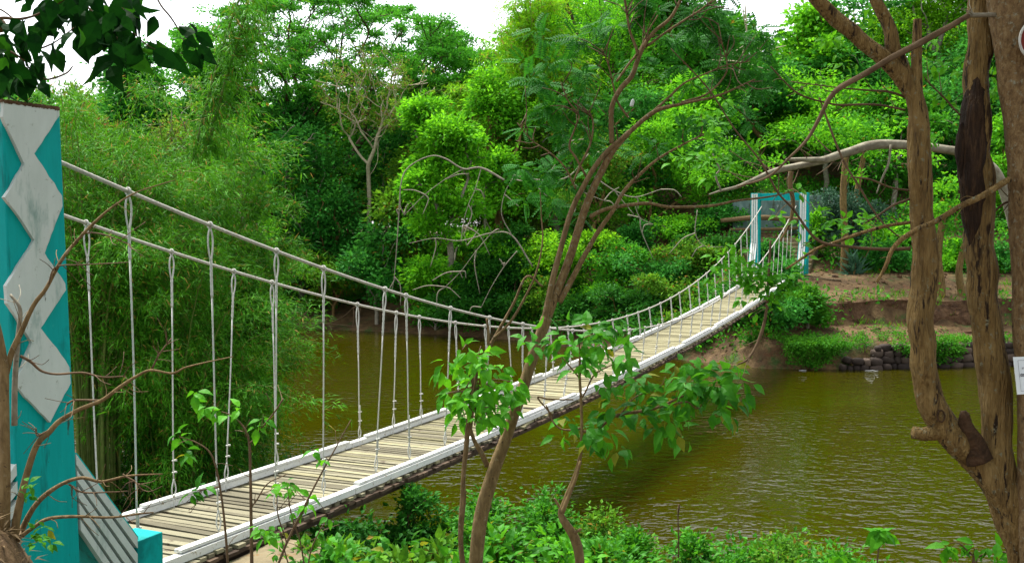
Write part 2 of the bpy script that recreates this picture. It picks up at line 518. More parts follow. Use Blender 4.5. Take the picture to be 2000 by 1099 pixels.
def shore_near(x):
    return lerp_table(x, [-60, -30, -16, -12, -9, -6.5, -4.5, -2, 3, 8, 20, 60], [42, 38, 30, 26, 22, 17.5, 15, 14, 13.4, 12.6, 11, 10])


def shore_far(x):
    return lerp_table(x, [-60, -25, -12, -3, 1, 4, 8, 9.7, 13, 18, 40, 80], [60, 58, 54, 50, 47, 43.5, 39.5, 37.8, 37.6, 38.6, 41, 44])


def ground_z(x, y):
    x, y = np.asarray(x, float), np.asarray(y, float)
    e = shore_near(x) - y
    cap = lerp_table(x, [-12, -4.5, -3.2, -2.5, 0], [2.0, 2.0, 2.25, 2.9, 3.55])
    zn = np.where(e > 0, cap * (1 - np.exp(-.40 * np.maximum(e, 0) / cap)) * 1.12, np.maximum(.3 * e, -1.5))
    d = y - shore_far(x)
    slope = lerp_table(d, [-6, 0, 1.5, 8, 22, 42, 80], [-1.5, 0, .55, 3.0, 7.6, 9.5, 10.5])
    slopel = lerp_table(d, [-6, 0, 1.5, 10, 30, 60], [-1.5, 0, .4, 2.2, 4.6, 5.6])
    terr = lerp_table(d, [-6, 0, .2, .5, 3.0, 3.25, 5, 6.1, 8.2, 14, 26, 45], [-1.5, -.15, .1, .95, 1.42, 2.28, 2.7, 3.16, 3.3, 5.6, 9.6, 11])
    k1 = np.clip((x - 8.6) / 1.2, 0, 1)
    k0 = np.clip((x + 4) / 7, 0, 1)
    zf = (slopel * (1 - k0) + slope * k0) * (1 - k1) + terr * k1
    z = np.where(e > 0, zn, np.where(d > -6, zf, -1.5))
    nz = fbm(x, y, 3, 4, .55) * .13
    flat = np.clip(np.abs(np.where(e > 0, e, d)) / 2, 0, 1)
    # the low mound of soil beside the camera
    z = z + .95 * np.exp(-(((x - 2.4) / 1.5) ** 2 + ((y - 3.9) / 1.2) ** 2))
    z = z + 1.6 * np.exp(-(((x + 2.3) / .6) ** 2 + ((y - 4.0) / 1.0) ** 2))
    return z + nz * flat


def gz(x, y):
    return float(ground_z(np.array([x]), np.array([y]))[0])


def axis_grid(lo, hi, fine_lo, fine_hi, step, coarse):
    a = np.arange(fine_lo, fine_hi + 1e-6, step)
    l = fine_lo - np.cumsum(np.geomspace(step, coarse, 24))
    l = l[l > lo]
    h = fine_hi + np.cumsum(np.geomspace(step, coarse, 24))
    h = h[h < hi]
    return np.concatenate([[lo], l[::-1], a, h, [hi]])


gxs = axis_grid(-300, 300, -18, 24, .22, 30)
gys = axis_grid(-60, 500, 1, 62, .22, 30)
GX, GY = np.meshgrid(gxs, gys)
GZ = ground_z(GX, GY)
nx, ny = len(gxs), len(gys)
ii = (np.arange(ny - 1)[:, None] * nx + np.arange(nx - 1)[None]).ravel()
gme = mesh_np('ground', np.stack([GX.ravel(), GY.ravel(), GZ.ravel()], 1), [np.stack([ii, ii + 1, ii + nx + 1, ii + nx], 1)], True)
gme.materials.append(M['soil'])
tag(link(bpy.data.objects.new('ground', gme)), 'brown leaf-strewn soil of both river banks', kind='structure')


def water_mat():
    m, nt, out = mat_new('water')
    L = nt.links
    p = N(nt, 'BsdfPrincipled')
    p.inputs['Base Color'].default_value = (.0235, .0215, .0001, 1)
    p.inputs['Roughness'].default_value = .012
    p.inputs['IOR'].default_value = 1.33
    p.inputs['Specular IOR Level'].default_value = .5
    tc = N(nt, 'TexCoord')
    mp = N(nt, 'Mapping'); mp.inputs['Rotation'].default_value = (0, 0, R(-20)); mp.inputs['Scale'].default_value = (3.3, 4.7, 1)
    L.new(tc.outputs['Object'], mp.inputs['Vector'])
    a = N(nt, 'TexNoise'); a.inputs['Scale'].default_value = 1.0; a.inputs['Detail'].default_value = 2.2; a.inputs['Distortion'].default_value = .3
    b = N(nt, 'TexNoise'); b.inputs['Scale'].default_value = .42; b.inputs['Detail'].default_value = 2
    c = N(nt, 'TexNoise'); c.inputs['Scale'].default_value = .16; c.inputs['Detail'].default_value = 3
    L.new(mp.outputs[0], a.inputs['Vector']); L.new(mp.outputs[0], b.inputs['Vector']); L.new(tc.outputs['Object'], c.inputs['Vector'])
    s = N(nt, 'Math', operation='MULTIPLY_ADD'); s.inputs[1].default_value = .8
    L.new(b.outputs['Fac'], s.inputs[0]); L.new(a.outputs['Fac'], s.inputs[2])
    cr = ramp(nt, [(.40, (.25, .25, .25)), (.58, (1, 1, 1))])       # wind patches: calm and ruffled water
    L.new(c.outputs['Fac'], cr.inputs[0])
    bp = N(nt, 'Bump'); bp.inputs['Distance'].default_value = .05
    L.new(cr.outputs[0], bp.inputs['Strength']); L.new(s.outputs[0], bp.inputs['Height'])
    L.new(bp.outputs[0], p.inputs['Normal'])
    L.new(p.outputs[0], out.inputs['Surface'])
    return m


wb = mesh_np('river_water', [(-250, 5, 0), (250, 5, 0), (250, 110, 0), (-250, 110, 0)], [[(0, 1, 2, 3)]])
wb.materials.append(water_mat())
tag(link(bpy.data.objects.new('river_water', wb)), 'olive brown rippled river water', kind='structure')

# ------------------------------------------------------------------ the suspension bridge
HB, LB = .417, 39.221
EU = np.array([math.sin(HB), math.cos(HB), 0])
EV = np.array([math.cos(HB), -math.sin(HB), 0])
EZ = np.array([0, 0, 1.0])
AX = np.array([EU, EV, EZ])
PB = np.array([-4.014, 8.811, 0])


def W(u, v, z):
    u, v, z = np.broadcast_arrays(np.asarray(u, float), np.asarray(v, float), np.asarray(z, float))
    return PB + u[..., None] * EU + v[..., None] * EV + z[..., None] * EZ


def deck_z(u):
    t = np.clip(np.asarray(u, float) / LB, -.02, 1.01)
    return CAMZ - 3.046 + 1.067 * t - 4 * .552 * t * (1 - t)


def cable_z(u):
    t = np.asarray(u, float) / LB
    return CAMZ + .353 + .657 * t - 4 * 2.991 * t * (1 - t)


def on_face(px, py, v):
    """where the sight line through a pixel meets the upright plane v = const (a face along the bridge)."""
    c = np.array([0, 0, CAMZ])
    d = at(px, py, 1.0) - c
    t = (v - (c - PB).dot(EV)) / d.dot(EV)
    return c + d * t


def uof(p):
    return float((np.asarray(p) - PB).dot(EU))


def px_of(p):
    x, y, z = p[0], p[1], p[2] - CAMZ
    return 1000 + FPX * x / (y * CP - z * SP)


def u_at(px, v, zf):
    lo, hi = -1.0, LB
    for _ in range(50):
        mid = (lo + hi) / 2
        if px_of(W(mid, v, zf(mid))) < px:
            lo = mid
        else:
            hi = mid
    return lo


bridge = empty('suspension_bridge', W(0, 0, deck_z(0)), 'narrow rope-hung footbridge with slatted timber deck and white kerbs sagging over the river', 'bridge')


def run(mb, u0, u1, v0, v1, z0, z1, zf=deck_z, n=8, dz0=0, dz1=0):
    """a bar following the deck's sag from u0 to u1."""
    us = np.linspace(u0, u1, n)
    a = np.linspace(dz0, dz1, n)
    V = []
    for (v, z) in ((v0, z0), (v1, z0), (v1, z1), (v0, z1)):
        V.append(W(us, v, zf(us) + z + a))
    V = np.stack(V, 1).reshape(-1, 3)
    i = np.arange(n - 1)[:, None] * 4
    j = np.arange(4)[None]
    k = (j + 1) % 4
    F = np.stack([i + j, i + k, i + 4 + k, i + 4 + j], -1).reshape(-1, 4)
    mb.add(V, [F, [(3, 2, 1, 0)], [tuple(range(4 * n - 4, 4 * n))]])


# planks: one deck
mb, me_, mo = MB(), MB(), MB()
u = -1.9
while u < LB + .25:
    wd = random.uniform(.065, .12)
    uc = u + wd / 2
    sl = (deck_z(uc + .1) - deck_z(uc - .1)) / .2
    sk = random.gauss(0, .012)
    eu = EU * 1 + EZ * sl + EV * sk
    eu = eu / np.linalg.norm(eu)
    ev = EV - EU * sk + EZ * random.gauss(0, .006)
    ev /= np.linalg.norm(ev)
    ez = np.cross(eu, ev)
    ez = ez if ez[2] > 0 else -ez
    A = np.array([eu, ev, ez])
    c = W(uc, random.gauss(0, .015), deck_z(uc) - .02 + random.gauss(0, .004))
    (mb if u > 6 + random.uniform(-4, 4) else mo).box(c, (wd, 1.67 + random.uniform(-.06, .06), .036), A)
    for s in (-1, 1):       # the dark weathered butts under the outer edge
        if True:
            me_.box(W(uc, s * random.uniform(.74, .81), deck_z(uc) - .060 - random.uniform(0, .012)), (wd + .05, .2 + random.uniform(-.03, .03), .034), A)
    u += wd + random.choice([.018, .025, .03, .04, .055])
mb.build('deck', M['plank'], bridge)
mo.build('weathered_deck', M['plank_old'], bridge)
me_.build('deck_underside', M['plank_end'], bridge)
mb = MB()
for v in (-.55, .55, -.70, .70):
    run(mb, -1.5, LB + .2, v - .05, v + .05, -.19, -.09, n=60)
mb.build('stringer', M['plank_end'], bridge)

# kerbs: white boards end to end
for s in (-1, 1):
    u = -1.7 if s < 0 else .25
    k = 0
    while u < LB - .2:
        ln = min(random.uniform(3.0, 4.6), LB + .25 - u)
        a = random.uniform(-.008, .008)
        mb = MB()
        vi = random.uniform(-.008, .008)
        run(mb, u, u + ln - .012, s * .715 + vi, s * .805 + vi, .004, .078 + random.uniform(-.006, .006), n=9)
        run(mb, u + random.uniform(.05, .5), u + ln - random.uniform(.06, .7), s * .70 + vi, s * .785 + vi, .080, .110 + random.uniform(-.004, .008), n=9, dz0=random.uniform(0, .012), dz1=random.uniform(0, .012))
        mb.build('kerb_board', M['paint_white'], bridge)
        u += ln
        k += 1

# main cables: laid wire rope
for s in (-1, 1):
    us = np.concatenate([np.arange(-1.4, 14, .022), np.arange(14, LB + .12, .05)])
    P = W(us, s * .75, cable_z(us))
    mb = MB()
    mb.tube(P, .0185, 14, lobes=(7, .22, 14.0))
    mb.build('main_cable', M['cable'], bridge, smooth=True)


def arc_pts(c, ax, az, r, n=9, a0=0, a1=2 * np.pi):
    t = np.linspace(a0, a1, n)
    return np.asarray(c) + r * (np.cos(t)[:, None] * ax + np.sin(t)[:, None] * az)


def hanger(uu, s, ub=None, g=random):
    """rope hanger: an eye over the cable, a spliced neck, the plain rope, an eye at the foot and two clamps."""
    ub = uu + g.uniform(-.06, .06) if ub is None else ub
    top = W(uu, s * .75, cable_z(uu))
    bot = W(ub, s * .665, deck_z(ub) + .01)
    d = bot - top
    H = float(np.linalg.norm(d))
    d = d / H
    fat = 1.0 + .55 * min(1, max(0, uu - 4) / 22)
    r = .0085 * fat
    mb = MB()
    mb.tube(arc_pts(top, EV, EZ, .031, 11), r * .9, 6, cap=False)
    eye = min(.34, H * .22) * g.uniform(.85, 1.1)
    neck = eye + min(.3, H * .22) * g.uniform(.8, 1.2)
    foot = min(.20, H * .14) * g.uniform(.85, 1.15)
    for q in (-1, 1):
        tt = np.linspace(0, 1, 9)
        P = top + d * (.025 + tt * eye)[:, None] + np.outer(q * .034 * np.sin(np.pi * tt ** .75) ** 1.0, EU)
        mb.tube(P, r, 6)
    tt = np.linspace(0, 1, 14)
    P = top + d * (eye + tt * (neck - eye))[:, None]
    mb.tube(P, r * 1.75, 8, lobes=(4, .35, 30))
    kn = g.uniform(-.01, .01)
    tt = np.linspace(0, 1, 8)
    P = top + d * (neck - .02 + tt * (H - neck - foot - .09))[:, None] + np.outer(np.sin(tt * np.pi) * kn, EU) + np.outer(np.sin(tt * 5) * .003, EV)
    mb.tube(P, r, 7)
    e0 = H - foot - .11
    for q in (-1, 1):
        tt = np.linspace(0, 1, 9)
        P = top + d * (e0 + tt * foot)[:, None] + np.outer(q * .032 * np.sin(np.pi * tt ** 1.3), EU)
        mb.tube(P, r * .95, 6)
    P = top + d * np.linspace(H - .115, H + .05, 4)[:, None]
    mb.tube(P, r * .62, 6)
    if g.random() < .5:       # the cut tail of the rope beside the splice
        tl = g.uniform(.15, .4)
        P = top + d * np.linspace(e0 - tl, e0, 5)[:, None] + EU * (r * 2.1)
        mb.tube(P, r * .9, 6)
    h = mb.build('hanger', M['rope_white'], bridge, smooth=True)
    for q in (.07, .20):
        mc = MB()
        c = top + d * (e0 - q * min(1, H / 2))
        mc.tube(arc_pts(c, EU, EV, r * 1.75, 9), r * .75, 5, cap=False)
        mc.box(c + EU * r * 2.6, (.016 * fat, .045 * fat, .018 * fat), AX)
        mc.build('clamp', M['rope_white'], h)


near_px = [(250, 292), (410, 428), (540, 538), (632, 632), (752, 733), (793, 800), (880, 868)]
far_px = [(168, 195), (335, 340), (457, 441), (531, 541), (698, 703), (774, 768), (819, 823)]
for s, pts in ((1, near_px), (-1, far_px)):
    un = []
    for a, b in pts:
        uu = u_at(a, s * .75, cable_z)
        uu2 = u_at(b, s * .665, deck_z)
        if s > 0 and a == 250:
            uu2 = uu + .12
        un.append(uu)
        hanger(uu, s, max(uu - .9, min(uu + .9, uu2)))
    uu = un[-1]
    while uu < LB - 1.2:
        uu += random.uniform(1.02, 1.32)
        if uu < LB - .5:
            hanger(uu, s, uu + random.choice([0, 0, .02, -.03, random.uniform(-.28, .28) if uu < 20 else .03]))


# ------------------------------------------------------------------ gates
def prism_face(mb, pix, v, th, dv=-1):
    """polygon seen at pixels on the plane v, running back th metres."""
    P = np.array([on_face(x, y, v) for x, y in pix])
    n = EV
    A = P[1] - P[0]
    nn = np.zeros(3)
    for i in range(len(P)):
        nn += np.cross(P[i], P[(i + 1) % len(P)])
    if nn.dot(EV) < 0:
        P = P[::-1]
    mb.prism(P - EV * th, EV, th)


VF = 1.27
gate = empty('bridge_gate', W(-1.3, 0, 2.2), 'turquoise concrete gate post with big white diamond relief at the near end of the bridge', 'gate', 'painted gates at the bridge ends')
tl, tr, br, bl = on_face(4, 197, VF), on_face(117, 213, VF), on_face(157, 1095, VF), on_face(38, 1095, VF)
ztop, zbot = (tl[2] + tr[2]) / 2, 1.5


def down(a, b):       # carry an edge on to the ground
    t = (zbot - a[2]) / (b[2] - a[2])
    return a + (b - a) * t


gu = []
for s in (1, -1):
    mb = MB()
    top = np.array([[uof(tl), uof(tr)]]).ravel()
    bt = np.array([uof(down(tl, bl)), uof(down(tr, br))])
    vo, vi = (VF, VF - .44) if s > 0 else (-VF, -VF + .44)
    V = [W(bt[0], vo, zbot), W(bt[1], vo, zbot), W(bt[1], vi, zbot), W(bt[0], vi, zbot)]
    # a slightly ragged top course
    V += [W(top[0], vo, ztop), W(top[1], vo, ztop), W(top[1], vi, ztop), W(top[0], vi, ztop)]
    mb.add(V, [[(3, 2, 1, 0), (4, 5, 6, 7), (0, 1, 5, 4), (1, 2, 6, 5), (2, 3, 7, 6), (3, 0, 4, 7)]])
    mb.build('pillar', M['teal'], gate, bevel=.012)
mb = MB()
mb.box(W((top[0] + top[1]) / 2, 0, ztop - .22), (.30, 1.64, .36), AX)
mb.build('beam', M['teal'], gate, bevel=.01)
mb = MB()
relief = [(7, 199), (20, 197), (45, 201), (70, 203), (95, 207), (116, 213), (116, 226), (67, 300), (97, 345), (121, 383), (122, 402), (87, 494), (108, 525), (127, 553), (129, 566), (80, 641),
          (110, 680), (136, 716), (138, 748), (98, 824), (60, 785), (33, 754), (33, 742), (62, 668), (38, 628), (14, 592), (13, 558), (36, 520), (67, 470), (40, 425), (9, 386), (48, 320), (5, 228)]
_r = []
for (xa, ya), (xb_, yb_) in zip(relief, relief[1:] + relief[:1]):
    m_ = max(1, int(math.hypot(xb_ - xa, yb_ - ya) / 12))
    _r += [(xa + (xb_ - xa) * q / m_ + random.gauss(0, .5), ya + (yb_ - ya) * q / m_ + random.gauss(0, .5)) for q in range(m_)]
prism_face(mb, _r, VF + .028, .03)
mb.build('relief', M['relief_white'], gate)
mb = MB()
g_ = np.linspace(4, 117, 26)
for a, b in zip(g_[:-1], g_[1:]):      # crumbling brown lip along the top
    y0 = 197 + (a - 4) * .14
    prism_face(mb, [(a, y0 - 3 - random.uniform(0, 1.5)), (b, y0 - 2 - random.uniform(0, 2)), (b, y0 + 2 + random.uniform(0, 3)), (a, y0 + 2 + random.uniform(0, 3))], VF + .031, .05)
mb.build('crumbling_lip', M['dirt_cut'], gate)
mb = MB()
prism_face(mb, [(150, 884), (270, 1047), (270, 1200), (158, 1040)], VF - .05, .3)
b_ = mb.build('buttress', M['teal'], gate)
mb = MB()
for i in range(5):
    ly, lx = 886 + 32 * i, 148.5 + 2.2 * i
    prism_face(mb, [(lx, ly), (269, ly + 163), (269, ly + 184), (lx + 1, ly + 21)], VF, .05)
mb.build('white_bars', M['relief_white'], b_)
mb = MB()
prism_face(mb, [(32, 905), (41, 1080), (-60, 1220), (-60, 1030)], VF - .05, .3)
b_ = mb.build('buttress', M['teal'], gate)
mb = MB()
for i in range(5):
    ly, lx = 905 + 34 * i, 32 + 1.8 * i
    prism_face(mb, [(lx, ly), (lx + 1, ly + 22), (-60, ly + 147), (-60, ly + 125)], VF, .05)
mb.build('white_bars', M['relief_white'], b_)
mb = MB()
p0, p1 = on_face(268, 1052, VF), on_face(318, 1042, VF)
zc = (p0[2] + p1[2]) / 2
mb.box(W((uof(p0) + uof(p1)) / 2, VF - .15, zc / 2 + .6), (uof(p1) - uof(p0), .3, zc - 1.2), AX)
mb.build('stub_block', M['teal'], gate, bevel=.008)

mb = MB()
mb.box(W(.2, 1.2, 1.0), (3.6, .66, 2.2), AX)
slab = mb.build('concrete_slab', M['concrete'], bevel=.03)
tag(slab, 'low sandy concrete abutment slab beside the near kerb of the bridge', 'slab')

# far gate
zg = float(deck_z(LB)) - .02
fg = empty('bridge_gate', W(LB + .3, 0, zg), 'turquoise gate frame with white striped posts at the far end of the bridge', 'gate', 'painted gates at the bridge ends')
zt = 6.92
for s in (-1, 1):
    c = s * 1.06
    mb = MB()
    mb.box(W(LB + .35, c, (zg + zt) / 2), (.40, .40, zt - zg), AX)
    # sloped foot towards the bridge
    P = [W(LB + .152, c - .2, zg), W(LB - .35, c - .2, zg), W(LB - .35, c - .2, zg + .42), W(LB + .152, c - .2, zg + 1.35)]
    P = np.array(P)
    if s > 0:
        pass
    mb.prism(P, EV, .4)
    pl = mb.build('pillar', M['teal'], fg, bevel=.015)
    mb = MB()
    for k, (o, wd) in enumerate(((-.115, .085), (-.015, .055), (.075, .065))):
        mb.box(W(LB + .145, c + o, (zg + 1.37 + zt) / 2), (.05, wd, zt - zg - 1.42), AX)
        A = np.array([W(LB + .12, c + o - wd / 2, zg + 1.38), W(LB - .38, c + o - wd / 2, zg + .43), W(LB - .38, c + o + wd / 2, zg + .43), W(LB + .12, c + o + wd / 2, zg + 1.38)])
        mb.prism(A, np.array(-EU * .9 + EZ * .3), .03)
        mb.box(W(LB - .36, c + o, zg + .21), (.05, wd, .40), AX)
    mb.build('white_stripe', M['paint_white'], pl)
mb = MB()
mb.box(W(LB + .35, 0, zt - .17), (.3, 1.72, .32), AX)
mb.build('beam', M['teal'], fg, bevel=.01)


# ------------------------------------------------------------------ far bank: walls, steps, logs, platform
def rough_slab(name, x0, x1, z0f, z1f, yf, mat, label, cat, amp=.1, step=.16, seed=1, lean=.12, thick=.4):
    """an upright earth or stone face following the shore, really bumpy."""
    xs = np.arange(x0, x1, step)
    nz = 9
    V = []
    for k in range(nz):
        t = k / (nz - 1)
        z = z0f(xs) + (z1f(xs) - z0f(xs)) * t
        y = yf(xs) + lean * t
        y = y + fbm(xs * 1.0, z * 1.6, seed, 5, 2.3) * amp
        V.append(np.stack([xs, y, z], 1))
    V.append(np.stack([xs, yf(xs) + lean + thick, z1f(xs) - .02], 1))
    V = np.concatenate(V)
    n = len(xs)
    i = (np.arange(nz)[:, None] * n + np.arange(n - 1)[None]).ravel()
    me = mesh_np(name, V, [np.stack([i, i + 1, i + n + 1, i + n], 1)])
    me.materials.append(mat)
    return tag(link(bpy.data.objects.new(name, me)), label, cat, kind='thing')


rough_slab('earth_bank', 12.6, 34, lambda x: 1.25 + 0 * x, lambda x: 2.34 + .06 * np.sin(x * 1.3), lambda x: shore_far(x) + 2.98, M['dirt_cut'],
           'reddish cut earth bank between the dirt path and the green ledge', 'earth bank', amp=.12, lean=.22, thick=.5)

# stone retaining wall: separate rough stones in courses
mb = MB()
g = np.random.default_rng(11)
x = 10.6
ico = None
bm_v = np.array([[a, b, c] for a in (-1, 0, 1) for b in (-1, 1) for c in (-1, 0, 1)], float)


def stone_geo(c, s, g):
    u_, v_ = np.meshgrid(np.linspace(0, np.pi, 6), np.linspace(0, 2 * np.pi, 9)[:-1], indexing='ij')
    S = np.stack([np.sin(u_) * np.cos(v_), np.sin(u_) * np.sin(v_), np.cos(u_)], -1).reshape(-1, 3)
    S = np.sign(S) * np.abs(S) ** .6
    S = S * (1 + g.normal(0, .07, (len(S), 1)))
    th = g.uniform(-.25, .25)
    c_, s_ = math.cos(th), math.sin(th)
    S = S * np.asarray(s) / 2
    S = np.stack([S[:, 0] * c_ - S[:, 2] * s_, S[:, 1], S[:, 0] * s_ + S[:, 2] * c_], 1)
    i = (np.arange(5)[:, None] * 8 + np.arange(8)[None])
    j = (np.arange(5)[:, None] * 8 + (np.arange(8)[None] + 1) % 8)
    F = np.stack([i, i + 8, j + 8, j], -1).reshape(-1, 4)
    return S + np.asarray(c), [F]


for row, (zc, hh) in enumerate(((.05, .30), (.30, .28), (.56, .27), (.80, .24))):
    x = 12.4 + row * .13 + (row > 1) * 1.0
    while x < 34:
        wd = g.uniform(.22, .55)
        mb.add(*stone_geo((x + wd / 2, float(shore_far(x)) + .02 + row * .05 + g.normal(0, .03), zc + g.normal(0, .03)), (wd * 1.08, .4, hh * g.uniform(.85, 1.25)), g))
        x += wd
o = mb.build('stone_wall', M['stone'], smooth=True)
tag(o, 'dark rough stone retaining wall along the far waterline under the green ledge', 'retaining wall', kind='thing')

# old wall up the slope behind the far gate
mb = MB()
for (xa, xb, y, z0, z1) in ((11.2, 14.6, 51.0, 4.6, 6.75), (14.7, 16.4, 50.4, 4.6, 7.0)):
    mb.box(((xa + xb) / 2, y, (z0 + z1) / 2), (xb - xa, .35, z1 - z0))
o = mb.build('old_wall', M['wall_old'], bevel=.02)
tag(o, 'weathered pale blue-green concrete wall on the slope behind the far gate', 'wall', kind='thing')

mb = MB()
for k in range(9):
    mb.box(W(LB + 1.5 + .42 * k, 0.2, zg + .02 + .19 * k - .2), (.46, 1.9, .42), AX)
o = mb.build('earth_steps', M['concrete'], bevel=.02)
tag(o, 'brown steps climbing the slope behind the far gate', 'steps', kind='thing')

for k, (x0, x1, py, wd, lb) in enumerate(((1408, 1660, 428, 13, 'thick brown log lying across the slope behind the far gate, upper of two'),
                                         (1425, 1600, 445, 8, 'thinner crooked brown log just below the thick log behind the far gate'))):
    mb = MB()
    P, r = stem(mb, [(x0, py + 3, wd * .8), ((x0 * 2 + x1) / 3, py - 3 + 6 * k, wd), ((x0 + 2 * x1) / 3, py + 2, wd), (x1, py - 3, wd * .8)], 49.6, 10, rough=.12, seed=k)
    tag(mb.build('fallen_log', M['bark_brown'], smooth=True), lb, 'log', 'logs behind the far gate')

plat = empty('slatted_platform', at(1600, 552, 43.6), 'low slatted timber platform beside the foot of the far gate', 'platform')
mb = MB()
a, b = at(1562, 541, 43.9), at(1640, 546, 43.9)
ln = b - a
L_ = float(np.linalg.norm(ln)); ex = ln / L_
ey = np.array([-ex[1], ex[0], 0])
for k in range(16):
    mb.box(a + ex * (k + .5) * L_ / 16 + ey * .3, (L_ / 16 * .8, 1.0, .04), np.array([ex, ey, EZ]))
mb.build('slats', M['board'], plat)
for t in (.08, .92):
    for q in (-.1, .7):
        mb = MB()
        mb.box(a + ex * t * L_ + ey * q - EZ * .23, (.09, .09, .42), np.array([ex, ey, EZ]))
        mb.build('leg', M['bark_tan'], plat)


# ------------------------------------------------------------------ trees
def skeleton(base, targets, rt, mb, g, trunk_top=None, sides=6, wob=.06, bow=.15, minr=.012, power=.48, pathw=.5):
    """limbs from a base to every target, each joined to the nearest existing wood; radii from what each limb carries."""
    nodes = [np.asarray(base, float)]
    par = [-1]
    plen = [0.0]
    if trunk_top is not None:
        n = 6
        for k in range(1, n + 1):
            p = base + (np.asarray(trunk_top) - base) * k / n + g.normal(0, wob, 3) * [1, 1, 0] * np.linalg.norm(np.asarray(trunk_top) - base) / 6
            nodes.append(p); par.append(len(nodes) - 2); plen.append(plen[-1] + float(np.linalg.norm(p - nodes[-2])))
    T = np.asarray(targets, float)
    start = 2 if trunk_top is not None else 0
    order = np.argsort(np.linalg.norm(T - nodes[-1], axis=1))
    segs = []
    for oi in order:
        t = T[oi]
        A = np.array(nodes[start:]) if len(nodes) > start else np.array(nodes)
        off = start if len(nodes) > start else 0
        d = np.linalg.norm(A - t, axis=1) + .6 * np.maximum(0, A[:, 2] - t[2] + .1) + pathw * np.array(plen[off:])
        j = int(np.argmin(d)) + off
        p0 = nodes[j]
        L = np.linalg.norm(t - p0)
        n = 3
        prev = j
        for k in range(1, n + 1):
            f = k / n
            p = p0 + (t - p0) * f + np.array([0, 0, bow * L * math.sin(f * math.pi) * .6]) + (g.normal(0, wob * L * .5, 3) if k < n else 0)
            nodes.append(p); par.append(prev); plen.append(plen[prev] + float(np.linalg.norm(p - nodes[prev])))
            prev = len(nodes) - 1
    cnt = np.ones(len(nodes))
    for k in range(len(nodes) - 1, 0, -1):
        cnt[par[k]] += cnt[k]
    rad = np.maximum(rt * (cnt / cnt[0]) ** power, minr)
    kids = {}
    for k in range(1, len(nodes)):
        kids.setdefault(par[k], []).append(k)
    # chains: follow the heaviest child
    stack = [0]
    seen = set()
    while stack:
        s = stack.pop()
        for c in sorted(kids.get(s, []), key=lambda q: -cnt[q]):
            if c in seen:
                continue
            ch = [s, c]; seen.add(c)
            while kids.get(ch[-1]):
                nx_ = max((q for q in kids[ch[-1]] if q not in seen), key=lambda q: cnt[q], default=None)
                if nx_ is None:
                    break
                ch.append(nx_); seen.add(nx_)
            for q in ch[1:]:
                stack.append(q)
            P = np.array([nodes[q] for q in ch])
            rr = rad[ch].copy()
            rr[0] = min(rr[0], rr[1] * 1.15)
            if len(P) > 2:
                S = spline(np.c_[P, rr], 3)
                P, rr = S[:, :3], np.maximum(S[:, 3], minr * .8)
            big = rr[0] > .05
            mb.tube(P, rr, sides + 2 if big else max(4, sides - 2), cap=False, rough=.05 if big else 0, seed=len(P))
    return nodes


def crown_points(blobs, n, g, shell=.5):
    vol = np.array([b[3] * b[4] * b[5] for b in blobs]) ** .75
    k = g.choice(len(blobs), n, p=vol / vol.sum())
    B = np.array(blobs, float)[k]
    d = unit(g.normal(0, 1, (n, 3)))
    d[:, 2] = np.where(d[:, 2] < -.35, -d[:, 2], d[:, 2])
    r = shell + (1 - shell) * g.uniform(0, 1, (n, 1))
    r = np.where(g.uniform(0, 1, (n, 1)) < .3, g.uniform(.2, .8, (n, 1)), r)
    return B[:, :3] + d * r * B[:, 3:], d


def tree(name, label, cat, base, blobs, mat, bark, n_cl=90, per=150, cr=.8, leaf=.22, rt=.25, top=None, seed=0, group=None, tmpl=T_RHOMB, flat=.68, droop=.3, up=.55,
         shell=.35, sides=6, bow=.15, minr=.012, leafy=1.0):
    g = np.random.default_rng(seed + 100)
    base = np.asarray(base, float)
    root = empty(name, base, label, cat, group)
    B = [tuple(base + np.array(b[:3])) + tuple(b[3:]) for b in blobs]
    C, d = crown_points(B, n_cl, g, shell)
    tb = MB()
    tt = None if top is None else base + np.asarray(top)
    skeleton(base - [0, 0, .15], C, rt, tb, g, tt, sides, bow=bow, minr=minr)
    tb.build('trunk', bark, root, smooth=True)
    keep = g.uniform(0, 1, len(C)) < leafy
    lb = MB()
    CK, DK = C[keep], d[keep]
    part = g.uniform(0, 1, len(CK))
    for lo, hi, dens, rr in ((0, .4, 1.1, .62), (.4, .8, .9, .95), (.8, 1.01, .6, 1.5)):     # tight, middling and loose sprays
        q = (part >= lo) & (part < hi)
        if q.sum():
            lb.add(*leaf_clumps(CK[q], cr * rr * g.uniform(.8, 1.2, q.sum()), max(4, int(per * dens)), leaf, tmpl, g, flat, up, DK[q], droop))
    lb.build('crown', mat, root)
    return root


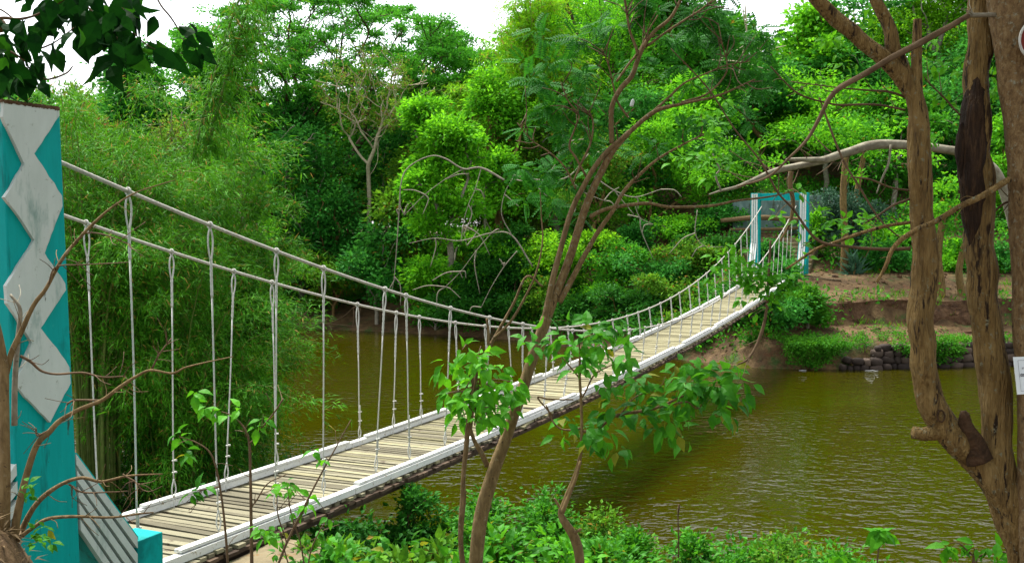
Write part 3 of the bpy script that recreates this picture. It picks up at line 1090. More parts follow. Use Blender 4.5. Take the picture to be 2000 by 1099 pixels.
def bg(px, Y, py_top, width_px, label, mat, seed, kind='round', n_cl=None, leaf=None, cat='tree', name='tree', bark='bark_far', per=None, cr=None, base_z=None, rt=None, group='trees on the far bank',
       leafy=1.0, lowest=.25, rel=None):
    """a far tree standing at pixel column px and depth Y, its top at pixel row py_top and width_px across."""
    x = float(at(px, 500, Y)[0])
    z0 = gz(x, Y) if base_z is None else base_z
    ztop = float(at(px, py_top, Y)[2])
    H = max(ztop - z0, 1.1)
    wd = width_px / FPX * Y / 2
    g = np.random.default_rng(seed)
    k = Y / 50
    cr = cr or .85 * k
    if kind == 'round':
        bl = []
        for q in range(13):
            a = q / 13 * 12.57 + g.uniform(0, .9)
            f = g.uniform(lowest + .08, .93)
            rr = wd * g.uniform(.25, .85) * math.sqrt(max(.1, 1 - (2 * max(f - .5, 0)) ** 1.6))
            bl.append((math.cos(a) * rr, math.sin(a) * rr * .8, H * f, wd * g.uniform(.2, .4), wd * g.uniform(.2, .36), H * g.uniform(.05, .13)))
        bl.append((0, 0, H * .72, wd * .45, wd * .4, H * .2))
    elif kind == 'tall':
        bl = [(g.normal(0, wd * .25), g.normal(0, wd * .25), H * f, wd * s_, wd * s_, H * .16) for f, s_ in ((lowest + .1, .8), (.45, .95), (.6, .9), (.74, .75), (.87, .5))]
    elif kind == 'shrub':
        bl = [(g.normal(0, wd * .5), g.normal(0, wd * .4), H * g.uniform(.12, .88), wd * g.uniform(.18, .42), wd * g.uniform(.18, .36), H * g.uniform(.08, .2)) for _ in range(11)] + [(0, 0, H * .45, wd * .45, wd * .4, H * .3)]
    bl = [(a, b, c, d_, e_, f_) for a, b, c, d_, e_, f_ in bl]
    area = wd * 2 * H
    lv = g.choice([.72, .85, 1.0, 1.2, 1.45])           # species differ in leaf size
    if mat == 'leaf_mid':
        mat = g.choice(['leaf_mid', 'leaf_olive', 'leaf_cool'])
    elif mat == 'leaf_bright':
        mat = g.choice(['leaf_bright', 'leaf_bright', 'leaf_lime'])
    if bark == 'bark_far':
        bark = g.choice(['bark_far', 'bark_grey', 'bark_tan'])
    n_cl = n_cl or int(min(420, max(40, area * 4.6 / (cr * cr * 2.2))))
    return tree(name, label, cat, (x, Y, z0), bl, M[mat], M[bark], n_cl=n_cl, per=per or int(78 / lv ** 1.6), cr=cr, leaf=leaf or .21 * k * lv, minr=.012 if kind == 'shrub' else .022, rt=rt or .02 * H, top=(0, 0, H * (.35 if kind != 'shrub' else .12)),
                seed=seed, group=group, leafy=leafy)


# ---- the wood on the far bank
def L_(x, y, z):
    return np.array([x, y, z], float)


# the big spreading rain tree, dome of flat leafy pads
Yr = 66.0
xr = float(at(655, 400, Yr)[0]); zr = gz(xr, Yr)
g = np.random.default_rng(5)
pads = []
for q in range(260):
    px = g.uniform(362, 950)
    top_ = lerp_table(px, [350, 420, 560, 660, 760, 880, 955], [75, 18, -25, -40, 5, 45, 118])
    py = top_ + 12 + g.uniform(0, 1) ** 1.15 * lerp_table(px, [350, 450, 650, 800, 955], [130, 250, 235, 190, 50])
    Yp = g.uniform(59, 73)
    c = at(px, py, Yp) - np.array([xr, Yr, zr])
    pads.append((c[0], c[1], c[2], g.uniform(1.1, 2.0), g.uniform(1.1, 2.0), g.uniform(.25, .5)))
tree('rain_tree', 'tall umbrella-crowned dark tree with spreading dark limbs, highest against the sky left of centre', 'tree', (xr, Yr, zr), pads, M['leaf_rain'], M['bark_far'],
     n_cl=1500, per=80, cr=.8, leaf=.19, rt=.36, top=(-1.0, 0, 5.0), seed=3, group='trees on the far bank', flat=.38, bow=.02, minr=.03, shell=.2, droop=.05)

# the pale, nearly bare tree: a fan of fine branches
Yb = 58.0
xb = float(at(718, 400, Yb)[0]); zb = gz(xb, Yb)
g = np.random.default_rng(8)
bl = []
for q in range(220):
    a = g.uniform(-1, 1); t = g.uniform(.25, 1)
    px = 726 + a * 135 * t ** .8
    py = 300 - 205 * t * (1 - .28 * a * a) + g.normal(0, 10)
    c = at(px, py, Yb + g.normal(0, 1.5)) - np.array([xb, Yb, zb])
    bl.append((c[0], c[1], c[2], .3, .3, .3))
tree('bare_tree', 'pale grey nearly bare tree with thin fanning branches in front of the umbrella tree', 'tree', (xb, Yb, zb), bl, M['leaf_pale'], M['bark_pale'],
     n_cl=340, per=30, cr=.6, leaf=.16, rt=.125, top=(.1, 0, 7.0), seed=4, group='trees on the far bank', flat=.6, bow=-.03, minr=.024, leafy=.5, shell=.1)

TREES = [
    # px, Y, top, width, label, material, kind, extras
    (880, 51.5, 195, 330, 'broad bright yellow-green tree hanging over the far water behind the centre of the bridge', 'leaf_bright', 'round', dict(lowest=-.02, n_cl=480, per=80, leaf=.24, cr=.7, bark='bark_grey')),
    (975, 55, 120, 260, 'light green rounded tree rising behind the bright one at the picture centre', 'leaf_bright', 'round', dict()),
    (590, 58, 245, 190, 'dark dense tree in the gap below the umbrella tree', 'leaf_cool', 'tall', dict()),
    (495, 57, 330, 190, 'mid-green tree right behind the edge of the bamboo', 'leaf_mid', 'round', dict(lowest=.05)),
    (655, 57, 340, 150, 'dark slim tree left of the pale bare trunk', 'leaf_cool', 'tall', dict()),
    (545, 56, 430, 190, 'dark low tree above the far left waterline', 'leaf_cool', 'shrub', dict()),
    (650, 55, 470, 200, 'bushy tree whose lowest leaves touch the far water', 'leaf_mid', 'shrub', dict()),
    (735, 53, 430, 190, 'mid-green bushy tree between the bare tree and the bright tree', 'leaf_mid', 'shrub', dict()),
    (790, 54, 330, 170, 'leafy tree tucked behind the left side of the bright tree', 'leaf_mid', 'round', dict(lowest=.05)),
    (250, 60, 92, 210, 'rounded tree with orange-tinged crown under the dark overhanging leaves', 'leaf_mid', 'round', dict(lowest=.05)),
    (165, 54, 168, 220, 'pale olive tree just right of the top of the diamond pillar', 'leaf_pale', 'round', dict(lowest=.02, leaf=.2)),
    (345, 55, 165, 200, 'greyish pale tree half bare behind the bamboo top', 'leaf_pale', 'round', dict(leafy=.75, leaf=.2, lowest=.05)),
    (70, 62, 120, 190, 'dark green tree behind the pillar top at the left edge', 'leaf_mid', 'round', dict(lowest=.05)),
    (425, 63, 70, 170, 'feathery tree at the left shoulder of the umbrella tree', 'leaf_rain', 'round', dict()),
    (490, 60, 170, 200, 'leafy dark tree between the bamboo culms and the umbrella tree limbs', 'leaf_mid', 'round', dict(lowest=.1)),
    (820, 60, 230, 190, 'green tree right of the pale bare crown', 'leaf_mid', 'round', dict()),
    (1160, 62, -70, 290, 'tall light green tree behind the fork of the slender foreground tree', 'leaf_bright', 'tall', dict()),
    (1290, 66, -80, 300, 'tall mid-green tree at the top of the far slope above the bridge middle', 'leaf_mid', 'round', dict()),
    (1400, 67, 10, 240, 'tree on the ridge left of the small gap of white sky', 'leaf_mid', 'round', dict()),
    (1575, 63, 12, 260, 'bright bushy tree just right of the small gap of white sky', 'leaf_bright', 'round', dict(lowest=.1)),
    (1700, 61, -20, 280, 'tall green tree behind the leaning left stem of the forked trunk', 'leaf_mid', 'tall', dict()),
    (1820, 62, -80, 300, 'tall light tree seen between the forked trunks', 'leaf_bright', 'round', dict()),
    (1965, 60, -90, 300, 'tall green tree behind the right edge trunk', 'leaf_mid', 'tall', dict()),
    (1085, 56, 150, 240, 'tree with dense mid-green crown left of the slender foreground trunk', 'leaf_mid', 'round', dict()),
    (1225, 56, 170, 260, 'mid-green tree halfway up the slope above the bridge', 'leaf_mid', 'round', dict()),
    (1350, 57, 150, 260, 'bright tree up the slope left of the far gate', 'leaf_bright', 'round', dict(lowest=.2)),
    (1480, 61, 130, 260, 'leafy tree over the far gate and old wall', 'leaf_mid', 'round', dict(lowest=.3)),
    (1610, 57, 130, 250, 'green tree above the right end of the old wall', 'leaf_bright', 'tall', dict(lowest=.3)),
    (1745, 55, 160, 260, 'leafy tree behind the upright left stem of the forked trunk', 'leaf_mid', 'round', dict(lowest=.2)),
    (1870, 56, 150, 260, 'green tree filling the space between the two forked trunks', 'leaf_mid', 'tall', dict(lowest=.15)),
    (1985, 52, 190, 220, 'bright leafed tree by the right edge behind the sign trunk', 'leaf_bright', 'round', dict(lowest=.1)),
    (560, 64, 150, 230, 'leafy tree under the limbs of the umbrella tree', 'leaf_mid', 'round', dict(lowest=.05)),
    (300, 66, 110, 230, 'tree on the skyline right of the orange-tinged one', 'leaf_rain', 'round', dict(lowest=.05)),
    (455, 52, 235, 200, 'bright feathery tree right behind the bamboo tops', 'leaf_bright', 'round', dict(lowest=.05, leaf=.2)),
    (770, 62, 250, 210, 'dark tree behind the pale bare trunk', 'leaf_cool', 'round', dict(lowest=.05)),
    (700, 64, 290, 200, 'mid-green tree filling the dip right of the umbrella tree limbs', 'leaf_mid', 'round', dict(lowest=.02)),
    (1010, 60, 40, 260, 'tall bright tree behind the bamboo plumes', 'leaf_bright', 'tall', dict()),
    (1270, 54, 240, 240, 'bright-leaved tree with low branches over the brown slope', 'leaf_bright', 'round', dict(lowest=-.02)),
    (1385, 52, 270, 200, 'bright-leaved tree with hanging branches left of the far gate', 'leaf_bright', 'round', dict(lowest=.05)),
    (1160, 52, 270, 220, 'mid-green tree on the slope just right of the slender trunk', 'leaf_mid', 'round', dict(lowest=0)),
    (1530, 66, 70, 240, 'dark green tree below the small gap of white sky', 'leaf_mid', 'round', dict(lowest=.05)),
    (1650, 64, 40, 260, 'broad green tree above the old wall', 'leaf_bright', 'round', dict(lowest=.1)),
    (1900, 58, 40, 280, 'tall tree between the hollow stem and the straight trunk', 'leaf_mid', 'round', dict(lowest=.1)),
    (1440, 52.5, 300, 150, 'small dark tree left of the far gate', 'leaf_dark', 'tall', dict(lowest=.35)),
]
for i, (px, Y, tp, wd, lb, mt, kd, ex) in enumerate(TREES):
    bg(px, Y, tp, wd, lb, M[mt] and mt, 40 + i, kd, **ex)

SHRUBS = [
    (930, 50.2, 520, 190, 'dark shrub on the far waterline left of the slender trunk', 'leaf_dark'),
    (1010, 50, 420, 190, 'dark tall shrub behind the low middle of the bridge cables', 'leaf_dark'),
    (1110, 49.5, 430, 170, 'light shrub on the slope right of the slender trunk', 'leaf_bright'),
    (1195, 48.0, 480, 170, 'mid-green shrub above the right half of the bridge', 'leaf_mid'),
    (1290, 46.5, 500, 170, 'green shrub beside the rising end of the bridge', 'leaf_mid'),
    (1250, 45.2, 560, 170, 'dark shrub just above the white kerb of the rising end', 'leaf_dark'),
    (1130, 46.5, 560, 170, 'dark shrub over the water behind the deck middle', 'leaf_dark'),
    (1365, 46.5, 470, 130, 'leafy shrub touching the left cable of the rising end', 'leaf_mid'),
    (1425, 41.8, 610, 110, 'dark shrub in the shade under the far end of the deck', 'leaf_dark'),
    (1350, 42.0, 640, 120, 'green shrub at the waterline under the deck', 'leaf_mid'),
    (1500, 40.5, 600, 130, 'lush green shrub on the bank right of the deck end', 'leaf_mid'),
    (1580, 40.2, 565, 62, 'leafy vine-smothered stump standing on the green ledge', 'leaf_ivy'),
    (1700, 50, 420, 130, 'light green shrub behind the upright left forked stem', 'leaf_bright'),
    (1780, 49, 430, 130, 'mid-green shrub on the dirt slope behind the forked tree', 'leaf_mid'),
    (1885, 47, 470, 130, 'bright shrub between the forked trunks above the dirt path', 'leaf_bright'),
    (1960, 46, 480, 120, 'green shrub near the right edge above the dirt path', 'leaf_mid'),
    (1620, 51, 400, 110, 'shrub with pale leaves in front of the old wall', 'leaf_blue'),
    (1400, 51, 400, 110, 'low green shrub left of the logs', 'leaf_mid'),
    (1648, 47.5, 352, 110, 'pale-leaved shrub hiding the right end of the old wall', 'leaf_blue'),
    (1595, 48, 395, 70, 'small leafy shrub right of the far gate post', 'leaf_bright'),
    (1725, 46.5, 470, 110, 'dark green shrub on the dirt terrace left of the forked tree', 'leaf_mid'),
    (1500, 46.3, 500, 50, 'low weeds inside the far gate beside the steps', 'leaf_mid'),
    (1230, 51, 430, 150, 'low shrub on the brown leaf-strewn slope', 'leaf_mid'),
    (1310, 51, 420, 140, 'light shrub on the brown slope above the cables', 'leaf_bright'),
    (1170, 47.0, 545, 120, 'bright fresh shrub at the far waterline behind the cables', 'leaf_bright'),
    (1330, 44.5, 545, 120, 'green shrub at the left side of the rising deck', 'leaf_mid'),
    (1400, 47.5, 520, 100, 'dark green shrub at the foot of the slope left of the far gate', 'leaf_dark'),
    (1070, 48.5, 540, 130, 'mid-green shrub behind the crossing of the two cables', 'leaf_mid'),
    (1290, 42.2, 655, 110, 'dark bush in the shade below the white kerb', 'leaf_dark'),
    (1530, 42.5, 575, 60, 'leafy bush pressed against the end of the deck', 'leaf_mid'),
    (850, 51, 560, 150, 'mid-green shrub dipping to the far water under the bright tree', 'leaf_mid'),
]
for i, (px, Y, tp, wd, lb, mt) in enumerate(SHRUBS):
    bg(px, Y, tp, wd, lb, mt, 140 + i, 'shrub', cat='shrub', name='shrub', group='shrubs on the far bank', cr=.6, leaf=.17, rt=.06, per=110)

# bare trunks standing on the dirt terrace
for i, (pts, Y, lb) in enumerate((
        ([(1648, 545, 20), (1650, 450, 17), (1647, 380, 16), (1652, 300, 14)], 46.0, 'straight slim trunk right of the far gate'),
        ([(1672, 500, 16), (1668, 430, 15), (1676, 360, 13), (1690, 290, 11)], 48.0, 'second slim trunk behind the straight one right of the far gate'),
        ([(1835, 600, 22), (1838, 560, 20), (1832, 500, 18), (1842, 420, 15)], 43.0, 'slim trunk on the dirt path between the forked stems'),
        ([(1862, 608, 20), (1878, 580, 19), (1873, 530, 16), (1885, 470, 14)], 43.2, 'crooked trunk beside the slim one between the forked stems'))):
    b = at(pts[0][0], pts[0][1], Y)
    root = empty('young_tree', b, lb, 'tree', 'slim trunks on the far terrace')
    mb = MB()
    P, r = stem(mb, pts, Y, 8, .08, seed=i)
    mb.build('trunk', M['bark_tan'], root, smooth=True)
    g = np.random.default_rng(i)
    C = P[-1] + g.normal(0, 1, (16, 3)) * [1.3, 1, .9] + [0, 0, .8]
    mb = MB(); mb.add(*leaf_clumps(C, .6, 70, .2, g=g)); mb.build('crown', M['leaf_mid' if i % 2 else 'leaf_bright'], root)

# sword-leaved plant
b = at(1668, 545, 45.5)
root = empty('sword_plant', b, 'clump of long stiff blue-green blades on the dirt right of the far gate', 'plant')
g = np.random.default_rng(3)
n = 70
d = unit(np.c_[g.normal(0, .6, (n, 2)), g.uniform(.5, 1.3, n)])
mb = MB(); mb.add(*leaves(np.repeat(b[None], n, 0) + g.normal(0, .08, (n, 3)) + np.c_[np.zeros((n, 2)), g.uniform(0, .7, n)], d, np.tile([0, -.4, 1.0], (n, 1)), g.uniform(.6, 1.15, n), T_BAMBOO)); mb.build('blades', M['leaf_blue'], root)
mb = MB(); mb.tube(np.array([b - [0, 0, .1], b + [0.02, 0, .75]]), .06, 8); mb.build('stalk', M['bark_tan'], root)

# undergrowth over the far slope, thinner on the bare soil
g = np.random.default_rng(21)
n = 5200
X = g.uniform(-26, 30, n); Yv = shore_far(X) + g.uniform(.1, 1, n) ** 1.4 * 24
den = fbm(X, Yv, 9, 4, .5)
pxs = 1000 + X / Yv * FPX
bare = ((pxs > 1130) & (pxs < 1450) & (Yv > 47) & (Yv < 58) & (den < .35)) | ((X > 11) & (Yv - shore_far(X) > 3.4) & (Yv - shore_far(X) < 8) ) | ((X > 10.5) & (Yv < 50) & (pxs > 1440) & (pxs < 1600))
led = (X > 10.6) & (Yv - shore_far(X) < 3.2)
keep = ~bare & ~led & (den > -.45)
C = np.stack([X, Yv, ground_z(X, Yv) + g.uniform(.1, .5, n)], 1)[keep]
mb = MB(); mb.add(*leaf_clumps(C, g.uniform(.35, .8, len(C)), 34, .19, g=g, flat=.7)); o = mb.build('undergrowth', M['leaf_mid'])
tag(o, 'low leafy undergrowth covering the far slope under the trees', kind='stuff')

# creeper on the stone ledge, hanging over its edge
n = 900
X = g.uniform(10.2, 34, n); dd = .15 + np.abs(g.normal(0, 1, n)) * .8
dn = fbm(X, dd * 3, 15, 4, 1.1)
keep = (dd < 2.6) & (dn > -.55 + dd * .22)
keep &= g.uniform(0, 1, len(X)) < .62
X, dd = X[keep], dd[keep]
C = np.stack([X, shore_far(X) + dd, ground_z(X, shore_far(X) + np.maximum(dd, .5)) + .08], 1)
X2 = g.uniform(10.4, 34, 1300); t = g.uniform(0, 1, 1300) ** 1.3
k2 = fbm(X2, X2 * 0, 33, 4, 1.4) > -.5 + t * .95
C2 = np.stack([X2, shore_far(X2) - .12 + 0 * t, 1.0 - t * .8], 1)[k2]
mb = MB(); mb.add(*leaf_clumps(np.concatenate([C, C2]), .26, 26, .11, g=g, flat=.6)); o = mb.build('creeper_foliage', M['leaf_ivy'])
tag(o, 'bright green creeper spilling over the stone retaining wall', kind='stuff')

# the wood beyond, read as one mass
n = 6000
X = g.uniform(-48, 62, n); Yv = g.uniform(68, 96, n)
pxs = 1000 + X / Yv * FPX
tp = lerp_table(pxs, [-300, 0, 380, 520, 760, 900, 960, 1100, 1440, 1500, 1560, 2300], [190, 170, 190, 180, 165, 140, 100, -60, 40, 95, 60, -60])
zt = CAMZ + (448 - tp) / FPX * Yv
Zv = g.uniform(.25, 1, n) * (zt - 4) + 3
keep = Zv < zt
C = np.stack([X, Yv, Zv], 1)[keep]
mb = MB(); mb.add(*leaf_clumps(C, g.uniform(1.2, 2.2, len(C)), 75, .42, g=g, flat=.6)); o = mb.build('far_woods', M['leaf_mid'])
tag(o, 'dense green wood beyond the far slope', kind='stuff')

# leaning pale dead boughs in the bright tree and over the far water
for i, (pl, Y, mt, lb) in enumerate((
        ([[(985, 352, 14), (940, 328, 12), (905, 330, 10), (870, 310, 9), (840, 305, 7), (800, 325, 8), (784, 355, 8), (779, 420, 7), (775, 480, 6), (770, 540, 4), (765, 570, 2)],
          [(905, 330, 5), (870, 350, 4), (830, 380, 3), (790, 420, 2)], [(940, 328, 6), (928, 370, 5), (915, 400, 4), (905, 440, 3), (912, 480, 2)]], 46.5, 'bark_grey',
         'pale grey bare bough arching over and hanging straight down before the bright tree'),
        ([[(1040, 520, 10), (1000, 460, 9), (960, 455, 7), (900, 470, 6), (850, 465, 4), (800, 475, 2)], [(1000, 460, 6), (980, 420, 5), (985, 380, 4), (1000, 350, 3)],
          [(960, 455, 5), (930, 490, 4), (900, 530, 3), (870, 560, 2)], [(1010, 490, 6), (985, 520, 5), (960, 560, 4), (940, 600, 2)]], 45.0, 'bark_grey',
         'tangle of pale crooked bare boughs low in the bright tree'),
        ([[(1000, 342, 9), (1060, 352, 9), (1110, 345, 8), (1150, 300, 6)], [(1160, 345, 8), (1200, 372, 8), (1240, 385, 6), (1290, 370, 4)], [(1060, 352, 6), (1085, 320, 5), (1095, 285, 4)],
          [(1110, 345, 5), (1140, 375, 5), (1180, 392, 3)], [(1362, 410, 6), (1358, 455, 6), (1375, 480, 5), (1412, 482, 3)], [(1240, 400, 5), (1250, 425, 5), (1275, 438, 3)]], 46.0, 'bark_grey',
         'pale bare twisted boughs glimpsed behind the slender forked trunk'),
        ([[(1455, 10, 9), (1458, 60, 8), (1450, 110, 7), (1440, 160, 6)], [(1458, 60, 5), (1475, 90, 5), (1500, 110, 3)], [(1452, 90, 5), (1420, 110, 4), (1390, 118, 2)], [(1310, 150, 6), (1316, 230, 8), (1314, 310, 8), (1318, 380, 9)]], 58.0, 'bark_pale',
         'pale dead upright stems below the small gap of white sky'),
        ([[(505, 644, 3), (560, 634, 5), (620, 630, 6), (690, 637, 5), (690, 637, 4)], [(650, 650, 14), (640, 632, 8), (600, 632, 5)], [(560, 634, 4), (600, 662, 3), (632, 676, 2)],
          [(640, 632, 5), (670, 618, 4), (690, 600, 2)], [(600, 633, 3), (580, 625, 2), (570, 610, 2)]], 53.0, 'twig',
         'fallen bare branches lying on the far water beyond the hangers'))):
    mb = MB()
    b = at(pl[0][0][0], pl[0][0][1], Y)
    for k, pts in enumerate(pl):
        stem(mb, [(p[0], p[1], p[2] * .36) for p in pts], Y, 6, .05, seed=k + 7 * i)
    g2 = np.random.default_rng(i)
    for k in range(14):
        a = pl[g2.integers(len(pl))]
        q = a[g2.integers(1, len(a))]
        dx, dy = g2.normal(0, 34, 2)
        stem(mb, [(q[0], q[1], 3), (q[0] + dx * .5 + g2.normal(0, 6), q[1] + dy * .4, 2.4), (q[0] + dx, q[1] + dy + 12, 1.3)], Y, 4, 0)
    o = mb.build('bare_bough', M[mt], smooth=True)
    tag(o, lb, 'bare branch')


# ------------------------------------------------------------------ bamboo
def bamboo(name, label, base, H, spread, n_culm, mat, seed, leaf=.22, sprays=34, per=11, lean=(0, 0), culm_px=(), r0=.03, low=.12, reach=1.0, group='bamboo clumps'):
    g = np.random.default_rng(seed)
    base = np.asarray(base, float)
    root = empty(name, base, label, 'bamboo', group)
    cb = MB()
    PP, AA, NN, SS = [], [], [], []
    for c in range(n_culm):
        a = g.uniform(0, 6.28)
        dirv = np.array([math.cos(a), math.sin(a), 0]) * g.uniform(.2, 1) + np.array([lean[0], lean[1], 0])
        h = H * g.uniform(.55, 1.05)
        t = np.linspace(0, 1, 12)
        b = base + np.array([math.cos(a), math.sin(a), 0]) * g.uniform(0, .5)
        P = b + np.outer(spread * t ** 2.8 * g.uniform(.5, 1.1), dirv) + np.outer(h * (t - .38 * t ** 4 * min(1, np.linalg.norm(dirv))), EZ)
        cb.tube(P, r0 * (1 - .85 * t), 5, cap=False)
        m = sprays
        nd = np.linspace(low, 1, 9) + g.normal(0, .02, 9)
        kk = g.integers(0, 9, m)
        ts = np.clip(nd[kk] + g.normal(0, .012, m), low * .9, 1)
        idx = ts * 11
        Q = np.stack([np.interp(idx, np.arange(12), P[:, k]) for k in range(3)], 1)
        ba = (g.uniform(0, 6.28, 9)[kk] + g.normal(0, .75, m))
        bd = np.stack([np.cos(ba), np.sin(ba), g.uniform(-.3, .6, m)], 1) + dirv * .35
        bl = g.uniform(.45, 1.25, m) * reach * (1.25 - .6 * ts)
        k = np.linspace(.12, 1, per)
        S = Q[:, None] + bd[:, None] * (k[None, :, None] * bl[:, None, None]) - np.array([0, 0, 1]) * (k ** 2)[None, :, None] * (.42 * bl[:, None, None])
        ax = bd[:, None] * .75 + g.normal(0, .6, S.shape) - np.array([0, 0, .28])
        PP.append((S + g.normal(0, .05, S.shape)).reshape(-1, 3)); AA.append(ax.reshape(-1, 3))
        NN.append((g.normal(0, .45, S.shape) + np.array([0, 0, 1.0])).reshape(-1, 3)); SS.append(leaf * g.uniform(.6, 1.25, S.shape[0] * S.shape[1]))
    cb.build('culms', M['culm'], root, smooth=True)
    for k, (pts, Y) in enumerate(culm_px):
        mb = MB()
        P, _ = stem(mb, pts, Y, 8, 0, 8)
        q = P[g.integers(0, len(P), 150)] + g.normal(0, .04, (150, 3))
        bd = np.stack([g.normal(.45, .6, 150), g.normal(0, .5, 150), g.uniform(-.1, .5, 150)], 1)
        bl = g.uniform(.4, 1.1, 150)
        kq = np.linspace(.1, 1, 16)
        S = q[:, None] + bd[:, None] * (kq[None, :, None] * bl[:, None, None]) - np.array([0, 0, 1]) * (kq ** 2)[None, :, None] * (.5 * bl[:, None, None])
        PP.append((S + g.normal(0, .05, S.shape)).reshape(-1, 3)); AA.append((bd[:, None] * .7 + g.normal(0, .5, S.shape) - np.array([0, 0, .5])).reshape(-1, 3))
        NN.append((g.normal(0, .45, S.shape) + np.array([0, 0, 1.0])).reshape(-1, 3)); SS.append(leaf * g.uniform(.6, 1.25, S.shape[0] * S.shape[1]))
        mb.build('culm', M['culm'], root, smooth=True)
    mb = MB()
    mb.add(*leaves(np.concatenate(PP), np.concatenate(AA), np.concatenate(NN), np.concatenate(SS), T_BAMBOO))
    mb.build('foliage', mat, root)
    return root


def ground_pt(px, Y):
    x = float(at(px, 500, Y)[0])
    return np.array([x, Y, gz(x, Y)])


BM = M['leaf_bamboo']
bamboo('bamboo_clump', 'big feathery bamboo clump nearest the left pillar behind the hangers', ground_pt(170, 17), 8.0, 2.4, 56, BM, 1, sprays=44, per=24, lean=(.12, -.02), low=.52, leaf=.145)
bamboo('bamboo_clump', 'feathery bamboo clump bending right over the water behind the hangers', ground_pt(330, 18), 8.2, 2.6, 56, BM, 2, sprays=44, per=24, lean=(.20, 0), low=.50, leaf=.145)
bamboo('bamboo_clump', 'taller bamboo clump with two long green culms leaning up to the right', ground_pt(400, 21), 11.6, 2.5, 50, BM, 3, sprays=44, per=24, lean=(.10, 0), low=.30, leaf=.19,
       culm_px=(([(372, 330, 7), (392, 250, 7), (415, 160, 6), (445, 60, 5), (475, -20, 4)], 19.0), ([(405, 300, 8), (420, 230, 7), (440, 160, 6), (462, 90, 5), (480, 30, 4)], 19.0)))
bamboo('bamboo_clump', 'low bamboo growth under the clumps by the deck start, shade put into its dark leaf colour', ground_pt(300, 19.0), 4.4, 1.8, 46, M['leaf_dark'], 4, sprays=50, lean=(.15, .1), low=.02, leaf=.18)  # darker leaf colour stands in for the shade under the clumps
bamboo('bamboo_clump', 'bamboo clump at the left behind the diamond pillar', ground_pt(60, 20), 9.0, 2.6, 46, BM, 5, sprays=40, per=22, low=.25, leaf=.2)
bamboo('bamboo_clump', 'bamboo fringe drooping to the water behind the third and fourth hangers', ground_pt(440, 22), 8.6, 2.2, 50, BM, 8, sprays=42, per=24, lean=(.17, .0), low=.34, leaf=.16)
bamboo('bamboo_clump', 'yellow-green bamboo plumes on the far bank reaching the top of the picture', ground_pt(1045, 57), 20.5, 3.4, 46, M['leaf_bamboo_far'], 6, sprays=60, per=12, leaf=.42, low=.2, reach=2.0, r0=.06)
bamboo('bamboo_clump', 'second yellow-green bamboo plume left of the slender tree fork', ground_pt(960, 58), 15.0, 3.2, 34, M['leaf_bamboo_far'], 9, sprays=60, per=12, leaf=.42, low=.2, reach=2.0, r0=.06)


# ------------------------------------------------------------------ plants on the near bank
def bush(px, Y, py_top, width_px, label, mat, seed, leaf=.085, per=60, cr=.22, n_cl=70, tmpl=T_FOLD, name='bush', cat='bush', group='bushes on the near bank', up=.9, droop=.0):
    b = ground_pt(px, Y)
    H = float(at(px, py_top, Y)[2]) - b[2]
    H = max(H, .35)
    wd = width_px / FPX * Y / 2
    g = np.random.default_rng(seed)
    bl = [(g.normal(0, wd * .45), g.normal(0, wd * .4), H * g.uniform(.2, .7), wd * .55, wd * .5, H * .3) for _ in range(6)] + [(0, 0, H * .72, wd * .4, wd * .4, H * .28)]
    return tree(name, label, cat, b, bl, mat, M['twig_dark'], n_cl=n_cl, per=per, cr=cr, leaf=leaf, rt=.03, seed=seed, group=group, tmpl=tmpl, flat=.7, droop=droop, up=up, minr=.004, sides=4, shell=.4, bow=.05)


